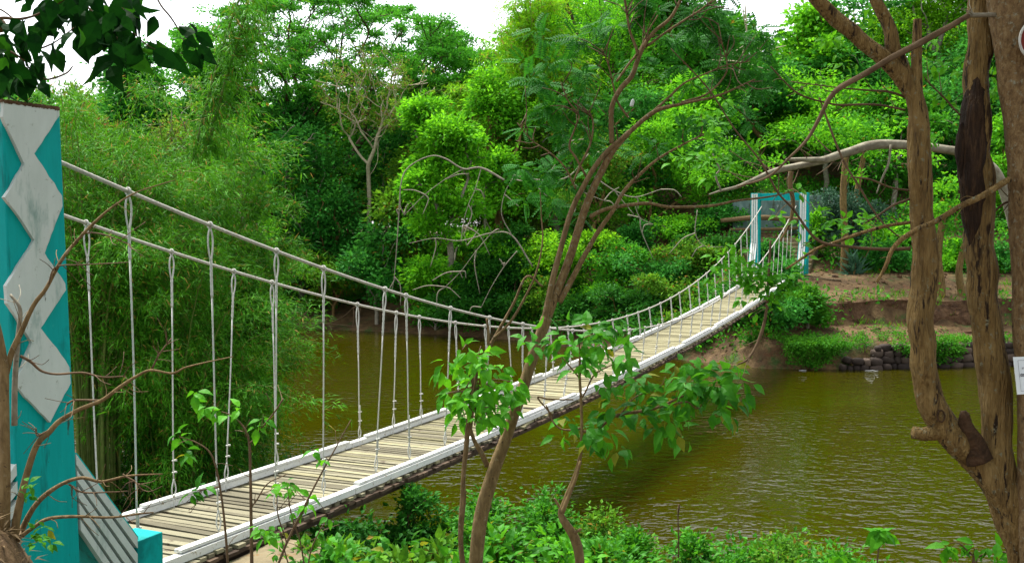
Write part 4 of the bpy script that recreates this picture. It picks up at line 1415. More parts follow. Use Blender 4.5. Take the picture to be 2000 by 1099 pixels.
BUSHES = [
    (820, 12.6, 935, 230, 'dark upright bush poking up beside the outer edge of the deck', 'leaf_dark', dict(leaf=.08, n_cl=110)),
    (690, 11.2, 1000, 230, 'dark green bush in the shade under the deck edge', 'leaf_dark', dict(leaf=.09, n_cl=100)),
    (610, 10.0, 1060, 180, 'green bush at the end of the concrete slab', 'leaf_olive', dict(leaf=.1)),
    (965, 12.4, 955, 170, 'green bush right behind the base of the slender trunk', 'leaf_near', dict(leaf=.08, n_cl=110)),
    (1075, 12.4, 955, 220, 'spreading small-leaved bush between the slender trunk and the crooked sapling', 'leaf_near', dict(leaf=.07, n_cl=150)),
    (1180, 12.3, 985, 190, 'small-leaved bush behind the crooked sapling', 'leaf_olive', dict(leaf=.07, n_cl=130)),
    (1240, 11.4, 1035, 130, 'low bush at the right end of the bank growth by open water', 'leaf_near', dict(leaf=.07, n_cl=90)),
    (660, 8.2, 1055, 230, 'broad-leaved light green plant left of the trunk foot', 'leaf_near', dict(leaf=.11, per=18, n_cl=34, tmpl=T_LEAF)),
    (800, 8.0, 1045, 200, 'broad-leaved plant close to the thin dark stem', 'leaf_olive', dict(leaf=.11, per=18, n_cl=34, tmpl=T_LEAF)),
    (985, 7.6, 1035, 200, 'bright broad-leaved plant in front of the trunk foot', 'leaf_near', dict(leaf=.10, per=26, n_cl=45, tmpl=T_LEAF)),
    (1090, 8.2, 1030, 170, 'light green plant left of the foot of the crooked sapling', 'leaf_near_bright', dict(leaf=.09, per=26, n_cl=45, tmpl=T_LEAF)),
    (1190, 9.2, 1060, 160, 'green plant right of the foot of the crooked sapling', 'leaf_near', dict(leaf=.08, n_cl=60)),
    (1365, 9.6, 1048, 110, 'small dark bush alone at the bottom edge right of centre', 'leaf_near', dict(leaf=.07, n_cl=60)),
    (1560, 8.6, 1030, 220, 'wide small-leaved bush at the bottom edge below the open water', 'leaf_olive', dict(leaf=.055, n_cl=80)),
    (1660, 8.0, 1058, 160, 'low bush right of the wide small-leaved one at the bottom edge', 'leaf_near', dict(leaf=.06, n_cl=45)),
    (1470, 8.8, 1065, 120, 'thin low bush left of the wide small-leaved one at the bottom edge', 'leaf_near', dict(leaf=.06, n_cl=60)),
]
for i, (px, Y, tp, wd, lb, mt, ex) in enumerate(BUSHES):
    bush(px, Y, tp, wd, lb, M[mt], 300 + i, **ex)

# low ground cover between them
g = np.random.default_rng(77)
n = 2600
X = g.uniform(-7, 7, n); Yv = g.uniform(5.5, 14.5, n)
e = shore_near(X) - Yv
us_, vs_ = (X - PB[0]) * EU[0] + (Yv - PB[1]) * EU[1], (X - PB[0]) * EV[0] + (Yv - PB[1]) * EV[1]
keep = (e > .15) & ~((np.abs(vs_) < 1.7) & (us_ < 2.3))
C = np.stack([X, Yv, ground_z(X, Yv) + g.uniform(.02, .22, n)], 1)[keep]
mb = MB(); mb.add(*leaf_clumps(C, .22, 24, .085, T_FOLD, g=g, flat=.6)); o = mb.build('ground_cover_leaves', M['leaf_dark'])
tag(o, 'low leafy ground cover on the near bank', kind='stuff')
# dry grass and straw on the mound at the lower left corner
n = 1500
X = g.normal(-2.2, .4, n); Yv = g.normal(4.0, .5, n)
P = np.stack([X, Yv, ground_z(X, Yv) + .005], 1)
ax = np.c_[g.normal(0, 1, (n, 2)), g.uniform(-.1, .35, n)]
mb = MB(); mb.add(*leaves(P, ax, np.tile([0, 0, 1.0], (n, 1)), g.uniform(.03, .1, n), T_BAMBOO)); o = mb.build('straw_litter', M['dead_leaf'])
tag(o, 'dry straw and dead leaves on the soil mound', kind='stuff')
# fallen leaves over the far dirt
n = 5000
X = g.uniform(0, 34, n); Yv = shore_far(X) + g.uniform(.6, 16, n)
P = np.stack([X, Yv, ground_z(X, Yv) + .015], 1)
mb = MB(); mb.add(*leaves(P, np.c_[g.normal(0, 1, (n, 2)), g.normal(0, .15, n)], np.c_[g.normal(0, .3, (n, 2)), np.ones(n)], g.uniform(.08, .22, n), T_RHOMB)); o = mb.build('fallen_leaves', M['dead_leaf'])
tag(o, 'fallen brown leaves on the far slope', kind='stuff')


# ------------------------------------------------------------------ foreground trees
def twiggy(mb, pts, Y, g, n=8, ln=60, w=2.5, updown=0.0):
    """side twigs off a pixel polyline."""
    ends = []
    for _ in range(n):
        k = g.integers(1, len(pts))
        f = g.uniform(0, 1)
        a, b = np.array(pts[k - 1][:2], float), np.array(pts[k][:2], float)
        p = a + (b - a) * f
        d = (b - a) / (np.linalg.norm(b - a) + 1e-6)
        s = g.choice([-1, 1])
        nrm = np.array([-d[1], d[0]]) * s
        v = d * g.uniform(.2, 1) + nrm * g.uniform(.3, 1) + [0, updown]
        v /= np.linalg.norm(v)
        L = ln * g.uniform(.4, 1.3)
        m = p + v * L * .5 + g.normal(0, L * .08, 2)
        e = p + v * L + g.normal(0, L * .15, 2)
        dz = g.normal(0, .12)
        stem(mb, [(*p, w), (*m, w * .8, dz * .5), (*e, w * .5, dz)], Y, 5, 0, 3)
        ends.append((e[0], e[1], dz))
    return ends


def leaf_sprays(mb, spots, Y, g, n=10, size=.13, tmpl=T_LEAF, spread=.06, droop=.35, up=1.0, zj=.1):
    """rosettes of leaves round pixel spots (x, y[, extra depth])."""
    for s in spots:
        c = at(s[0], s[1], Y + (s[2] if len(s) > 2 else g.normal(0, zj)))
        d = unit(g.normal(0, 1, (n, 3)) * [1, .8, .7])
        P = c + d * spread * g.uniform(.2, 1, (n, 1))
        ax = d + np.array([0, 0, -droop])
        no = np.array([0, -.35, up]) + g.normal(0, .35, (n, 3))
        mb.add(*leaves(P, ax, no, size * g.uniform(.6, 1.2, n), tmpl))


def high_crown(root, top, blobs, mat, bark, seed, n_cl=130, per=90, cr=.55, leaf=.13, rt=.07):  # unseen crowns of near trees, added overhead to block sky light
    """the part of a near tree that spreads above the picture."""
    g = np.random.default_rng(seed)
    top = np.asarray(top, float)
    C, d = crown_points(blobs, n_cl, g, .3)
    tb = MB(); skeleton(top, C, rt, tb, g, None, 6, minr=.006)
    tb.build('limb', bark, root, smooth=True)
    mb = MB(); mb.add(*leaf_clumps(C, cr * g.uniform(.7, 1.3, len(C)), per, leaf, T_FOLD, g, .6, .7, d, .2))
    mb.build('crown', mat, root)


# the slender forked tree in the middle
Yc = 7.0
root = empty('slender_tree', ground_pt(925, Yc), 'slender several-stemmed brown tree leaning right across the middle of the bridge', 'tree')
g = np.random.default_rng(12)
mb = MB()
stem(mb, [(922, 1190, 54), (926, 1135, 46), (932, 1060, 45), (945, 985, 45), (966, 915, 43), (990, 850, 39), (1010, 790, 37), (1030, 730, 34), (1052, 665, 36), (1068, 620, 36)], Yc, 14, .07, 8, 1, thin=.74)
mb.build('trunk', M['bark_smooth'], root, smooth=True)
LIMBS = [
    [(1058, 650, 26), (1075, 575, 23), (1093, 500, 20), (1112, 420, 19), (1135, 365, 18), (1160, 325, 17), (1195, 285, 17), (1230, 255, 16), (1280, 218, 15), (1330, 205, 10), (1390, 190, 8), (1440, 170, 6), (1475, 155, 4)],
    [(1068, 625, 32), (1092, 555, 30), (1118, 480, 28), (1145, 405, 26), (1170, 345, 24), (1195, 295, 24), (1230, 257, 18)],
    [(1092, 590, 22), (1120, 540, 20), (1145, 495, 18), (1170, 450, 16), (1197, 412, 14), (1222, 372, 13), (1250, 345, 12), (1290, 310, 9), (1340, 280, 6), (1375, 262, 4)],
    [(1195, 280, 18), (1194, 235, 18), (1197, 205, 17), (1212, 175, 17), (1235, 148, 17), (1247, 115, 16), (1258, 90, 14), (1280, 62, 12), (1310, 35, 11), (1335, -12, 9)],
    [(1247, 108, 12), (1240, 85, 10), (1230, 58, 9), (1224, 25, 9), (1218, -12, 8)],
    [(1260, 92, 10), (1290, 72, 8), (1330, 50, 8), (1370, 22, 7), (1400, -8, 6)],
    [(1204, 160, 8), (1228, 128, 8), (1252, 98, 8), (1268, 60, 6), (1285, 30, 4)],
    [(1152, 425, 15), (1175, 410, 14), (1205, 400, 13), (1260, 394, 11), (1310, 405, 10), (1380, 402, 10), (1435, 392, 8), (1500, 385, 6), (1560, 372, 3)],
    [(1145, 345, 9), (1125, 310, 8), (1112, 288, 7), (1125, 250, 6), (1130, 225, 5), (1108, 195, 5), (1095, 160, 3)],
    [(1118, 360, 7), (1135, 320, 8), (1152, 280, 7), (1158, 240, 6), (1150, 215, 4)],
    [(1125, 370, 6), (1105, 330, 6), (1075, 300, 5), (1040, 275, 4), (1010, 240, 3)],
    [(1228, 230, 9), (1208, 200, 7), (1198, 165, 6), (1188, 125, 5), (1175, 95, 4)],
    [(1255, 235, 9), (1300, 195, 8), (1335, 165, 7), (1385, 145, 5), (1425, 128, 4), (1465, 120, 3)],
    [(1330, 200, 8), (1380, 185, 7), (1415, 150, 6), (1422, 120, 5), (1410, 80, 4), (1402, 45, 3)],
    [(1060, 560, 7), (1030, 540, 8), (1005, 590, 9), (975, 640, 12), (948, 690, 15), (933, 735, 13), (926, 790, 11), (918, 850, 10)],
    [(955, 675, 9), (953, 650, 9), (951, 622, 8)],
    [(965, 660, 9), (1000, 625, 9), (1030, 570, 8), (1050, 520, 7), (1062, 465, 5), (1058, 420, 4), (1055, 375, 3)],
    [(952, 910, 20), (938, 880, 18), (924, 855, 14), (914, 820, 12)],
]
for i, l in enumerate(LIMBS):
    mb = MB()
    stem(mb, l, Yc + (.02 if i else 0), 10 if l[0][2] > 12 else 7, .06, 6, 20 + i, wob=.002, thin=.68)
    mb.build('branch', M['bark_spotted' if i in (1, 2) else 'bark_brown'], root, smooth=True)
mb = MB()
stem(mb, [(1233, 208, 9), (1236, 198, 9), (1238, 196, 8)], Yc - .03, 8, 0, 3)
mb.build('cut_end', M['relief_white'], root, smooth=True)
mb = MB()
ends = []
for i in (0, 2, 3, 4, 5, 8, 9, 10, 11, 12, 13):
    ends += twiggy(mb, LIMBS[i][len(LIMBS[i]) // 2:], Yc, g, 7, 55, 2.8, -.15)
mb.build('twig', M['twig_dark'], root, smooth=True)
spots = [e for e in ends if e[1] < 330 and g.uniform() < .8]
for cx, cy, sx, sy, n in ((1055, 135, 45, 35, 9), (1110, 190, 40, 40, 10), (1085, 330, 45, 30, 11), (1150, 110, 40, 40, 9), (1130, 250, 35, 35, 7), (1400, 60, 45, 35, 12), (1450, 120, 40, 40, 12), (1320, 60, 40, 30, 6),
                          (1060, 245, 35, 40, 6), (1345, 130, 40, 30, 5), (1110, 420, 25, 25, 3), (1440, 190, 30, 20, 5), (1065, 390, 25, 20, 4), (1240, 180, 30, 20, 3)):
    for _ in range(n):
        spots.append((g.normal(cx, sx), g.normal(cy, sy), g.normal(0, .35)))
mb = MB()
leaf_sprays(mb, [(a, b, abs(c) + .15) for a, b, c in spots if g.uniform() < .72], Yc, g, 9, .145, T_PINNATE, .03, .25, .8)
mb.build('foliage', M['leaf_pinnate'], root)
high_crown(root, at(1330, -10, Yc), [(1.6, 7.2, 9.4, 1.8, 1.4, .8), (.6, 6.6, 9.8, 1.4, 1.3, .7), (2.6, 6.8, 9.9, 1.5, 1.3, .8)], M['leaf_pinnate'], M['bark_brown'], 61, n_cl=70, rt=.035)

# thin dark stem with broad bright leaves, left of it
Ys = 6.6
root = empty('broad_leaved_sapling', ground_pt(905, Ys), 'thin dark-stemmed sapling with a cluster of broad bright leaves left of the slender trunk', 'sapling')
g = np.random.default_rng(14)
mb = MB()
stem(mb, [(909, 1200, 18), (908, 1140, 16), (902, 1060, 15), (905, 985, 17), (900, 930, 13), (907, 870, 14), (914, 815, 12), (925, 760, 9), (934, 715, 6)], Ys, 9, .14, 6, 3, wob=.003, thin=.85)
mb.build('trunk', M['bark_brown'], root, smooth=True)
mb = MB()
sp = []
for k in range(46):
    a = g.uniform(0, 6.28); r = g.uniform(0, 1) ** .5
    x, y = 932 + math.cos(a) * r * 78, 755 + math.sin(a) * r * 78
    if y > 800 and x > 985: continue
    sp.append((x, y, g.normal(0, .14)))
    if k % 2 == 0:
        stem(mb, [(925 + g.normal(0, 6), 770 + g.normal(0, 25), 3), (x * .5 + 925 * .5, y - 4, 2.5), (x, y, 1.8, sp[-1][2])], Ys, 5, 0, 3)
mb.build('twig', M['twig_dark'], root, smooth=True)
mb = MB(); leaf_sprays(mb, sp, Ys, g, 5, .105, T_LEAF, .06, .55, .8); mb.build('foliage', M['leaf_near_bright'], root)

# crooked sapling reaching right over the water
Ys = 6.3
root = empty('broad_leaved_sapling', ground_pt(1125, Ys), 'crooked brown sapling with leafy boughs stretching right over the water', 'sapling')
g = np.random.default_rng(15)
mb = MB()
S0 = [(1134, 1200, 30), (1132, 1140, 26), (1130, 1085, 26), (1122, 1050, 27), (1106, 1020, 24), (1096, 998, 20), (1106, 975, 19), (1122, 935, 14), (1132, 895, 12), (1138, 850, 10), (1136, 790, 9), (1132, 735, 8), (1132, 700, 6)]
stem(mb, S0, Ys, 10, .16, 6, 5, wob=.002, thin=.8)
stem(mb, [(1098, 1000, 12), (1110, 970, 10), (1124, 935, 8), (1134, 900, 7)], Ys - .03, 8, .1, 5, 6)
stem(mb, [(1096, 995, 7), (1086, 978, 6), (1082, 972, 4)], Ys, 6, 0, 4, 6)
stem(mb, [(1122, 1040, 9), (1132, 1034, 7), (1136, 1032, 5)], Ys - .05, 6, 0, 4, 6)
mb.build('trunk', M['bark_smooth'], root, smooth=True)
BR = [[(1136, 842, 8), (1170, 838, 6), (1205, 815, 7), (1250, 806, 8), (1290, 795, 7), (1330, 775, 5), (1375, 760, 4), (1420, 755, 3)],
      [(1300, 790, 4), (1345, 785, 4), (1368, 800, 3), (1380, 770, 2)],
      [(1136, 835, 5), (1100, 838, 4), (1080, 815, 4), (1066, 790, 3)], [(1080, 812, 4), (1055, 778, 4), (1078, 782, 4), (1120, 780, 3)],
      [(1134, 780, 4), (1160, 740, 4), (1190, 720, 3), (1220, 700, 2)], [(1133, 740, 4), (1105, 700, 3), (1075, 670, 2)], [(1132, 715, 4), (1140, 670, 3), (1165, 650, 2)],
      [(1205, 815, 4), (1240, 780, 3), (1290, 760, 2), (1300, 735, 2)]]
for b in BR:
    mb = MB(); stem(mb, b, Ys, 7, .08, 5, 9, wob=.002); mb.build('branch', M['bark_brown'], root, smooth=True)
sp = []
for cx, cy, sx, sy, n in ((1075, 668, 26, 18, 8), (1130, 670, 26, 20, 9), (1185, 655, 28, 16, 8), (1195, 705, 24, 18, 6), (1110, 720, 25, 16, 5), (1380, 745, 36, 28, 16), (1420, 760, 24, 28, 12), (1330, 755, 30, 24, 10),
                          (1280, 770, 28, 20, 9), (1250, 800, 26, 18, 8), (1200, 785, 25, 18, 6), (1150, 830, 26, 22, 7), (1115, 850, 22, 20, 5), (1300, 830, 26, 16, 6), (1340, 840, 10, 20, 3), (1180, 860, 18, 14, 4), (1400, 790, 20, 24, 6)):
    for _ in range(n):
        sp.append((g.normal(cx, sx), g.normal(cy, sy), g.normal(0, .14)))
mb = MB(); leaf_sprays(mb, sp, Ys, g, 4, .102, T_LEAF, .065, .5, .8); mb.build('foliage', M['leaf_near'], root)

# the big forked tree at the right
Yt = 4.5
root = empty('forked_tree', ground_pt(1990, Yt), 'big tan forked tree with two upright stems and a broken hollow stub at the right', 'tree')
g = np.random.default_rng(16)
STEMS = [
    ('trunk', [(2030, 1330, 104), (2018, 1200, 94), (2012, 1140, 90), (2000, 1060, 92), (1975, 990, 94), (1945, 935, 88), (1905, 890, 80), (1862, 850, 76), (1830, 805, 72), (1806, 745, 62), (1797, 690, 62), (1797, 630, 63), (1806, 550, 62), (1806, 470, 60), (1800, 390, 58), (1795, 310, 56), (1792, 245, 52), (1789, 195, 42), (1790, 140, 26), (1791, 85, 24), (1792, 38, 20)]),
    ('trunk', [(1962, 960, 70), (1950, 900, 76), (1947, 830, 74), (1942, 760, 76), (1934, 680, 78), (1922, 590, 74), (1916, 520, 70), (1912, 440, 68), (1909, 360, 70), (1906, 290, 70), (1907, 220, 64), (1910, 150, 62), (1914, 90, 60), (1914, 20, 58), (1915, -20, 58)]),
    ('branch', [(1794, 230, 40), (1783, 185, 42), (1758, 148, 42), (1718, 108, 40), (1680, 72, 38), (1640, 42, 36), (1605, 12, 34), (1580, -18, 33)]),
    ('branch', [(1775, 165, 28), (1765, 130, 30), (1745, 88, 34), (1735, 55, 31), (1718, 20, 30), (1703, -18, 29)]),
    ('branch', [(1850, 842, 44), (1822, 846, 38), (1800, 846, 34), (1784, 845, 31)]),
]
for i, (nm, pts) in enumerate(STEMS):
    mb = MB(); stem(mb, pts, Yt, 20, .09, 10, 60 + i, wob=.0015, thin=.93); mb.build(nm, M['bark_tan'], root, smooth=True)
mb = MB(); stem(mb, [(1915, 900, 54), (1900, 862, 44), (1888, 832, 34), (1883, 812, 26), (1882, 802, 12)], Yt - .05, 12, .2, 6, 71)
mb.build('broken_stub', M['wood_cut'], root, smooth=True)
mb = MB()
stem(mb, [(1905, 540, 8), (1904, 480, 30), (1901, 420, 50), (1899, 360, 62), (1899, 300, 64), (1901, 240, 60), (1905, 190, 50), (1911, 150, 34), (1916, 110, 8)], Yt - .016, 18, .12, 10, 72)
stem(mb, [(1877, 350, 4), (1875, 300, 20), (1877, 262, 16), (1878, 240, 6)], Yt - .03, 10, .2, 6, 73)
mb.build('rotten_hollow', M['wood_rot'], root, smooth=True)
for x, y, wd in ((1838, 812, 15),):
    c = at(x, y, Yt - (.5 * 62 / FPX * Yt) * .93)
    mb = MB(); mb.tube(arc_pts(c, np.array([1, 0, 0]), np.array([0, .15, 1.5]), wd / FPX * Yt * .5, 10), .004, 5, cap=False)
    mb.build('bark_scar', M['wood_cut'], root, smooth=True)
# thin boughs crossing the picture from this tree
BOUGHS = [
    ([(1892, 30, 13), (1850, 55, 14), (1800, 82, 15), (1745, 110, 14), (1690, 145, 14), (1640, 172, 13), (1625, 190, 11), (1608, 225, 9), (1580, 270, 8), (1545, 305, 6), (1500, 345, 5), (1440, 365, 3)], -.12, 'twig'),
    ([(1985, 36, 9), (1940, 31, 11), (1892, 30, 12)], -.12, 'bark_grey'),
    ([(1972, 350, 15), (1920, 380, 14), (1880, 402, 14), (1830, 432, 13), (1790, 450, 13), (1750, 480, 11), (1730, 520, 9), (1712, 552, 6)], -.16, 'bark_tan'),
    ([(1778, 485, 8), (1720, 487, 8), (1660, 484, 7), (1610, 474, 7), (1575, 445, 6), (1545, 405, 5), (1515, 370, 5), (1480, 310, 4), (1430, 245, 3), (1380, 170, 3), (1310, 95, 2)], -.02, 'twig_dark'),
    ([(1778, 434, 8), (1730, 442, 8), (1685, 455, 8), (1640, 470, 8), (1600, 482, 7), (1560, 508, 6), (1535, 525, 4)], -.02, 'bark_tan'),
    ([(1778, 388, 6), (1745, 400, 5), (1715, 420, 4), (1690, 435, 3)], 0, 'twig_dark'),
    ([(1778, 372, 5), (1740, 365, 4), (1700, 350, 4), (1660, 345, 3)], 0, 'twig_dark'),
    ([(1768, 215, 6), (1730, 208, 5), (1680, 205, 5), (1620, 203, 4), (1560, 185, 4), (1505, 130, 3)], .02, 'twig_dark'),
    ([(1768, 190, 6), (1730, 178, 5), (1690, 175, 4), (1640, 172, 3), (1545, 160, 2)], .02, 'twig_dark'),
    ([(1600, 190, 4), (1625, 260, 5), (1650, 320, 5), (1675, 360, 5), (1720, 430, 4), (1765, 470, 3)], .08, 'twig'),
    ([(1545, 335, 12), (1543, 365, 12), (1548, 400, 10), (1540, 440, 7), (1524, 470, 5)], .3, 'bark_brown'),
    ([(1505, 470, 5), (1503, 540, 6), (1500, 600, 7), (1488, 655, 7), (1465, 698, 5), (1440, 712, 3)], .3, 'twig'),
    ([(1502, 560, 4), (1495, 620, 5), (1475, 680, 5), (1458, 700, 3)], .33, 'twig'),
    ([(1875, 225, 4), (1850, 200, 4), (1820, 170, 3), (1805, 150, 2)], 0, 'twig_dark'),
    ([(1985, 395, 5), (1960, 400, 5), (1940, 415, 4)], 0, 'twig_dark'),
]
for i, (b, dz, mt) in enumerate(BOUGHS):
    mb = MB(); stem(mb, b, Yt + dz, 8, .1, 7, 80 + i, wob=.0012)
    twiggy(mb, b, Yt + dz, g, 3, 40, 2.2)
    mb.build('bough', M[mt], root, smooth=True)
sp = []
for cx, cy, sx, sy, n in ((1430, 520, 30, 20, 16), (1480, 545, 36, 18, 20), (1530, 560, 26, 18, 12), (1580, 470, 30, 30, 8), (1640, 430, 30, 20, 7), (1395, 230, 14, 40, 10), (1350, 310, 25, 30, 8), (1420, 330, 30, 25, 8),
                          (1850, 120, 25, 50, 9), (1940, 130, 14, 40, 8), (1720, 60, 40, 40, 8), (1835, 250, 25, 50, 6), (1620, 80, 20, 15, 5), (1680, 430, 30, 20, 5), (1930, 210, 15, 40, 6), (1500, 590, 20, 15, 6), (1700, 190, 60, 40, 6)):
    for _ in range(n):
        sp.append((g.normal(cx, sx), g.normal(cy, sy), .3 if cy > 500 else g.uniform(.05, .5)))
mb = MB(); leaf_sprays(mb, sp, Yt, g, 5, .048, T_LEAF, .03, .2, 1.0); mb.build('foliage', M['leaf_near_bright'], root)

high_crown(root, at(1915, -20, Yt), [(2.6, 4.0, 9.2, 2.6, 2.4, 1.2), (.8, 3.4, 9.8, 2.2, 2.2, 1.0), (3.6, 2.2, 9.6, 2.4, 2.2, 1.2), (1.6, 1.4, 9.4, 2.2, 2.0, 1.0)], M['leaf_mid'], M['bark_tan'], 62, n_cl=190)

# far right straight trunk with the paper sign
root = empty('straight_tree', ground_pt(2010, 4.4), 'straight mottled trunk cut by the right edge of the picture', 'tree')
mb = MB(); stem(mb, [(2046, 1330, 124), (2042, 1220, 114), (2040, 1140, 110), (2036, 1000, 104), (2032, 850, 100), (2028, 700, 100), (2022, 550, 98), (2016, 420, 98), (2010, 300, 98), (1998, 180, 98), (1986, 90, 104), (1978, 0, 108), (1976, -20, 108)], 4.4, 18, .07, 10, 90)
mb.build('trunk', M['bark_spotted'], root, smooth=True)
high_crown(root, at(1970, -20, 4.4), [(4.6, 3.6, 11.2, 2.6, 2.4, 1.3), (2.4, .6, 10.8, 2.8, 2.6, 1.2), (4.4, -.8, 10.2, 2.6, 2.4, 1.2)], M['leaf_cool'], M['bark_spotted'], 63, n_cl=170)
Yq = 4.4 - 47 / FPX * 4.4 - .015
sg = empty('paper_sign', at(2015, 735, Yq), 'tilted white laminated paper notice pinned to the trunk at the right edge', 'sign')
a, b, c_, d_ = at(1979, 697, Yq), at(2062, 694, Yq), at(2070, 766, Yq), at(1987, 770, Yq)
mb = MB(); mb.prism([a, d_, c_, b], np.array([0, 1.0, 0]), .003); mb.build('sheet', M['paper'], sg)
mb = MB()


def quadlerp(u_, v_):
    return (a * (1 - u_) + b * u_) * (1 - v_) + (d_ * (1 - u_) + c_ * u_) * v_ - np.array([0, .0035, 0])


fr = [quadlerp(.09, .09), quadlerp(.91, .09), quadlerp(.91, .91), quadlerp(.09, .91), quadlerp(.09, .09)]
mb.tube(np.array(fr), .0007, 4)
mb.build('border_line', M['ink'], sg)
for txt, u_, v_, sz in (('8', .16, .48, .030), ('c', .2, .3, .022)):
    fc = bpy.data.curves.new('notice_text', 'FONT')
    fc.body = txt; fc.size = sz; fc.extrude = .0005; fc.align_x = 'CENTER'; fc.align_y = 'CENTER'
    fc.materials.append(M['ink'])
    ft = bpy.data.objects.new('lettering_curve', fc)
    COL.objects.link(ft)
    bpy.context.view_layer.update()
    fme = bpy.data.meshes.new_from_object(ft.evaluated_get(bpy.context.evaluated_depsgraph_get()))
    bpy.data.objects.remove(ft)
    fo = bpy.data.objects.new('lettering', fme)
    p = quadlerp(u_, v_) - np.array([0, .002, 0])
    fo.location = tuple(p - np.array(sg.location)); fo.rotation_euler = (math.pi / 2, math.pi / 2, 0)
    link(fo, sg)

# hoop hanging at the right edge, above
c = at(2034, 78, 4.25)
hp = empty('woven_hoop', c, 'dark red round frame bound with pale cord hanging on the trunk at the right edge', 'hoop')
mb = MB(); mb.tube(arc_pts(c, np.array([1, 0, 0]), EZ, 42 / FPX * 4.25, 40), .006, 8, lobes=(2, .3, 40)); mb.build('bound_rim', M['rope_white'], hp, smooth=True)
mb = MB(); mb.tube(np.array([c + [0, .004, 0], c + [0, .01, 0]]), 40 / FPX * 4.25, 32); mb.build('backing', M['frame_red'], hp)

# grey bough arching behind the forked tree
Yg = 8.5
root = empty('grey_bough', at(1960, 380, Yg), 'pale grey curved bough arching behind the forked tree towards the far gate', 'bare branch')
mb = MB()
stem(mb, [(2004, 720, 34), (1998, 600, 33), (1990, 500, 32), (1975, 420, 30), (1952, 350, 30), (1925, 318, 28), (1880, 298, 26), (1830, 290, 25), (1770, 283, 26), (1705, 284, 27), (1655, 298, 26), (1610, 312, 23), (1570, 322, 19), (1520, 332, 17), (1475, 350, 13), (1440, 365, 10), (1410, 372, 7), (1385, 380, 4)], Yg, 12, .08, 8, 31, thin=.8)
stem(mb, [(1610, 312, 12), (1575, 312, 11), (1540, 312, 8), (1535, 313, 5)], Yg - .05, 8, .1, 6, 32)
stem(mb, [(1408, 372, 5), (1398, 345, 5), (1405, 330, 4), (1392, 300, 3)], Yg, 6, .1, 5, 33)
stem(mb, [(1740, 283, 6), (1735, 320, 5), (1722, 350, 4), (1712, 378, 3)], Yg - .06, 6, 0, 5, 33)
mb.build('limb', M['bark_grey'], root, smooth=True)
mb = MB()
for k in range(4):
    twiggy(mb, [(1700, 284), (1570, 322), (1440, 365)], Yg, g, 4, 70, 2.6, .1)
mb.build('twig', M['twig'], root, smooth=True)

# dead shrub before the pillar
Yd = 4.3
root = empty('dead_shrub', ground_pt(20, Yd), 'leafless brown shrub with long bare twigs in front of the diamond pillar', 'shrub')
g = np.random.default_rng(19)
DS = [
    ([(8, 1180, 38), (8, 1120, 34), (8, 1040, 30), (12, 940, 26), (12, 850, 24), (11, 770, 22), (8, 715, 19), (-5, 640, 15), (-25, 560, 12)], 'bark_smooth'),
    ([(12, 730, 15), (22, 690, 14), (40, 650, 12), (65, 595, 10), (90, 560, 9), (120, 505, 8), (150, 470, 7), (190, 430, 6), (225, 402, 4), (270, 375, 3), (340, 352, 2)], 'bark_smooth'),
    ([(28, 830, 14), (32, 740, 12), (38, 660, 11), (40, 605, 9), (20, 575, 6)], 'bark_grey'),
    ([(25, 1060, 22), (35, 1000, 18), (50, 930, 15), (70, 870, 14), (95, 845, 14), (118, 818, 12), (150, 802, 10), (200, 782, 9), (235, 755, 8), (265, 735, 7), (295, 721, 6), (335, 728, 5), (360, 718, 4), (400, 708, 3), (455, 696, 2)], 'bark_smooth'),
    ([(297, 720, 5), (312, 690, 4), (335, 660, 2.5)], 'twig'),
    ([(30, 1060, 16), (60, 1000, 12), (90, 965, 11), (120, 943, 9), (160, 932, 8), (200, 938, 7), (240, 930, 6), (270, 927, 4), (318, 925, 2.5)], 'bark_brown'),
    ([(34, 1052, 11), (65, 1030, 9), (95, 1014, 8), (150, 1008, 7), (210, 1008, 6), (255, 1005, 5), (300, 1000, 3)], 'bark_brown'),
    ([(40, 695, 7), (60, 705, 7), (80, 722, 6), (110, 728, 5), (160, 726, 5), (200, 735, 4), (245, 734, 2.5)], 'twig_dark'),
    ([(135, 945, 5), (165, 962, 4), (220, 962, 3), (250, 958, 2)], 'twig_dark'),
    ([(105, 835, 5), (75, 848, 4), (70, 835, 3)], 'twig'),
    ([(200, 782, 5), (150, 780, 5), (130, 790, 4)], 'twig'),
    ([(160, 455, 4), (200, 458, 3), (255, 478, 2)], 'twig'),
    ([(95, 555, 4), (110, 520, 3), (160, 515, 3), (250, 512, 2)], 'twig'),
    ([(240, 925, 4), (265, 940, 4), (280, 958, 3)], 'twig'),
]
for i, (b, mt) in enumerate(DS):
    mb = MB(); stem(mb, b, Yd + .04 * (i % 3), 9 if b[0][2] > 9 else 6, .08, 6, 120 + i, wob=.001)
    if i not in (0,):
        twiggy(mb, b, Yd + .04 * (i % 3), g, 7, 42, 2.0)
    mb.build('branch' if i else 'trunk', M[mt], root, smooth=True)
mb = MB()
leaf_sprays(mb, [(55, 945), (60, 955), (52, 970), (68, 1035), (80, 1045), (90, 1030), (75, 1060), (60, 1050), (95, 1060)], Yd - .1, g, 5, .045, T_LEAF, .02, .2)
mb.build('foliage', M['leaf_near'], root)

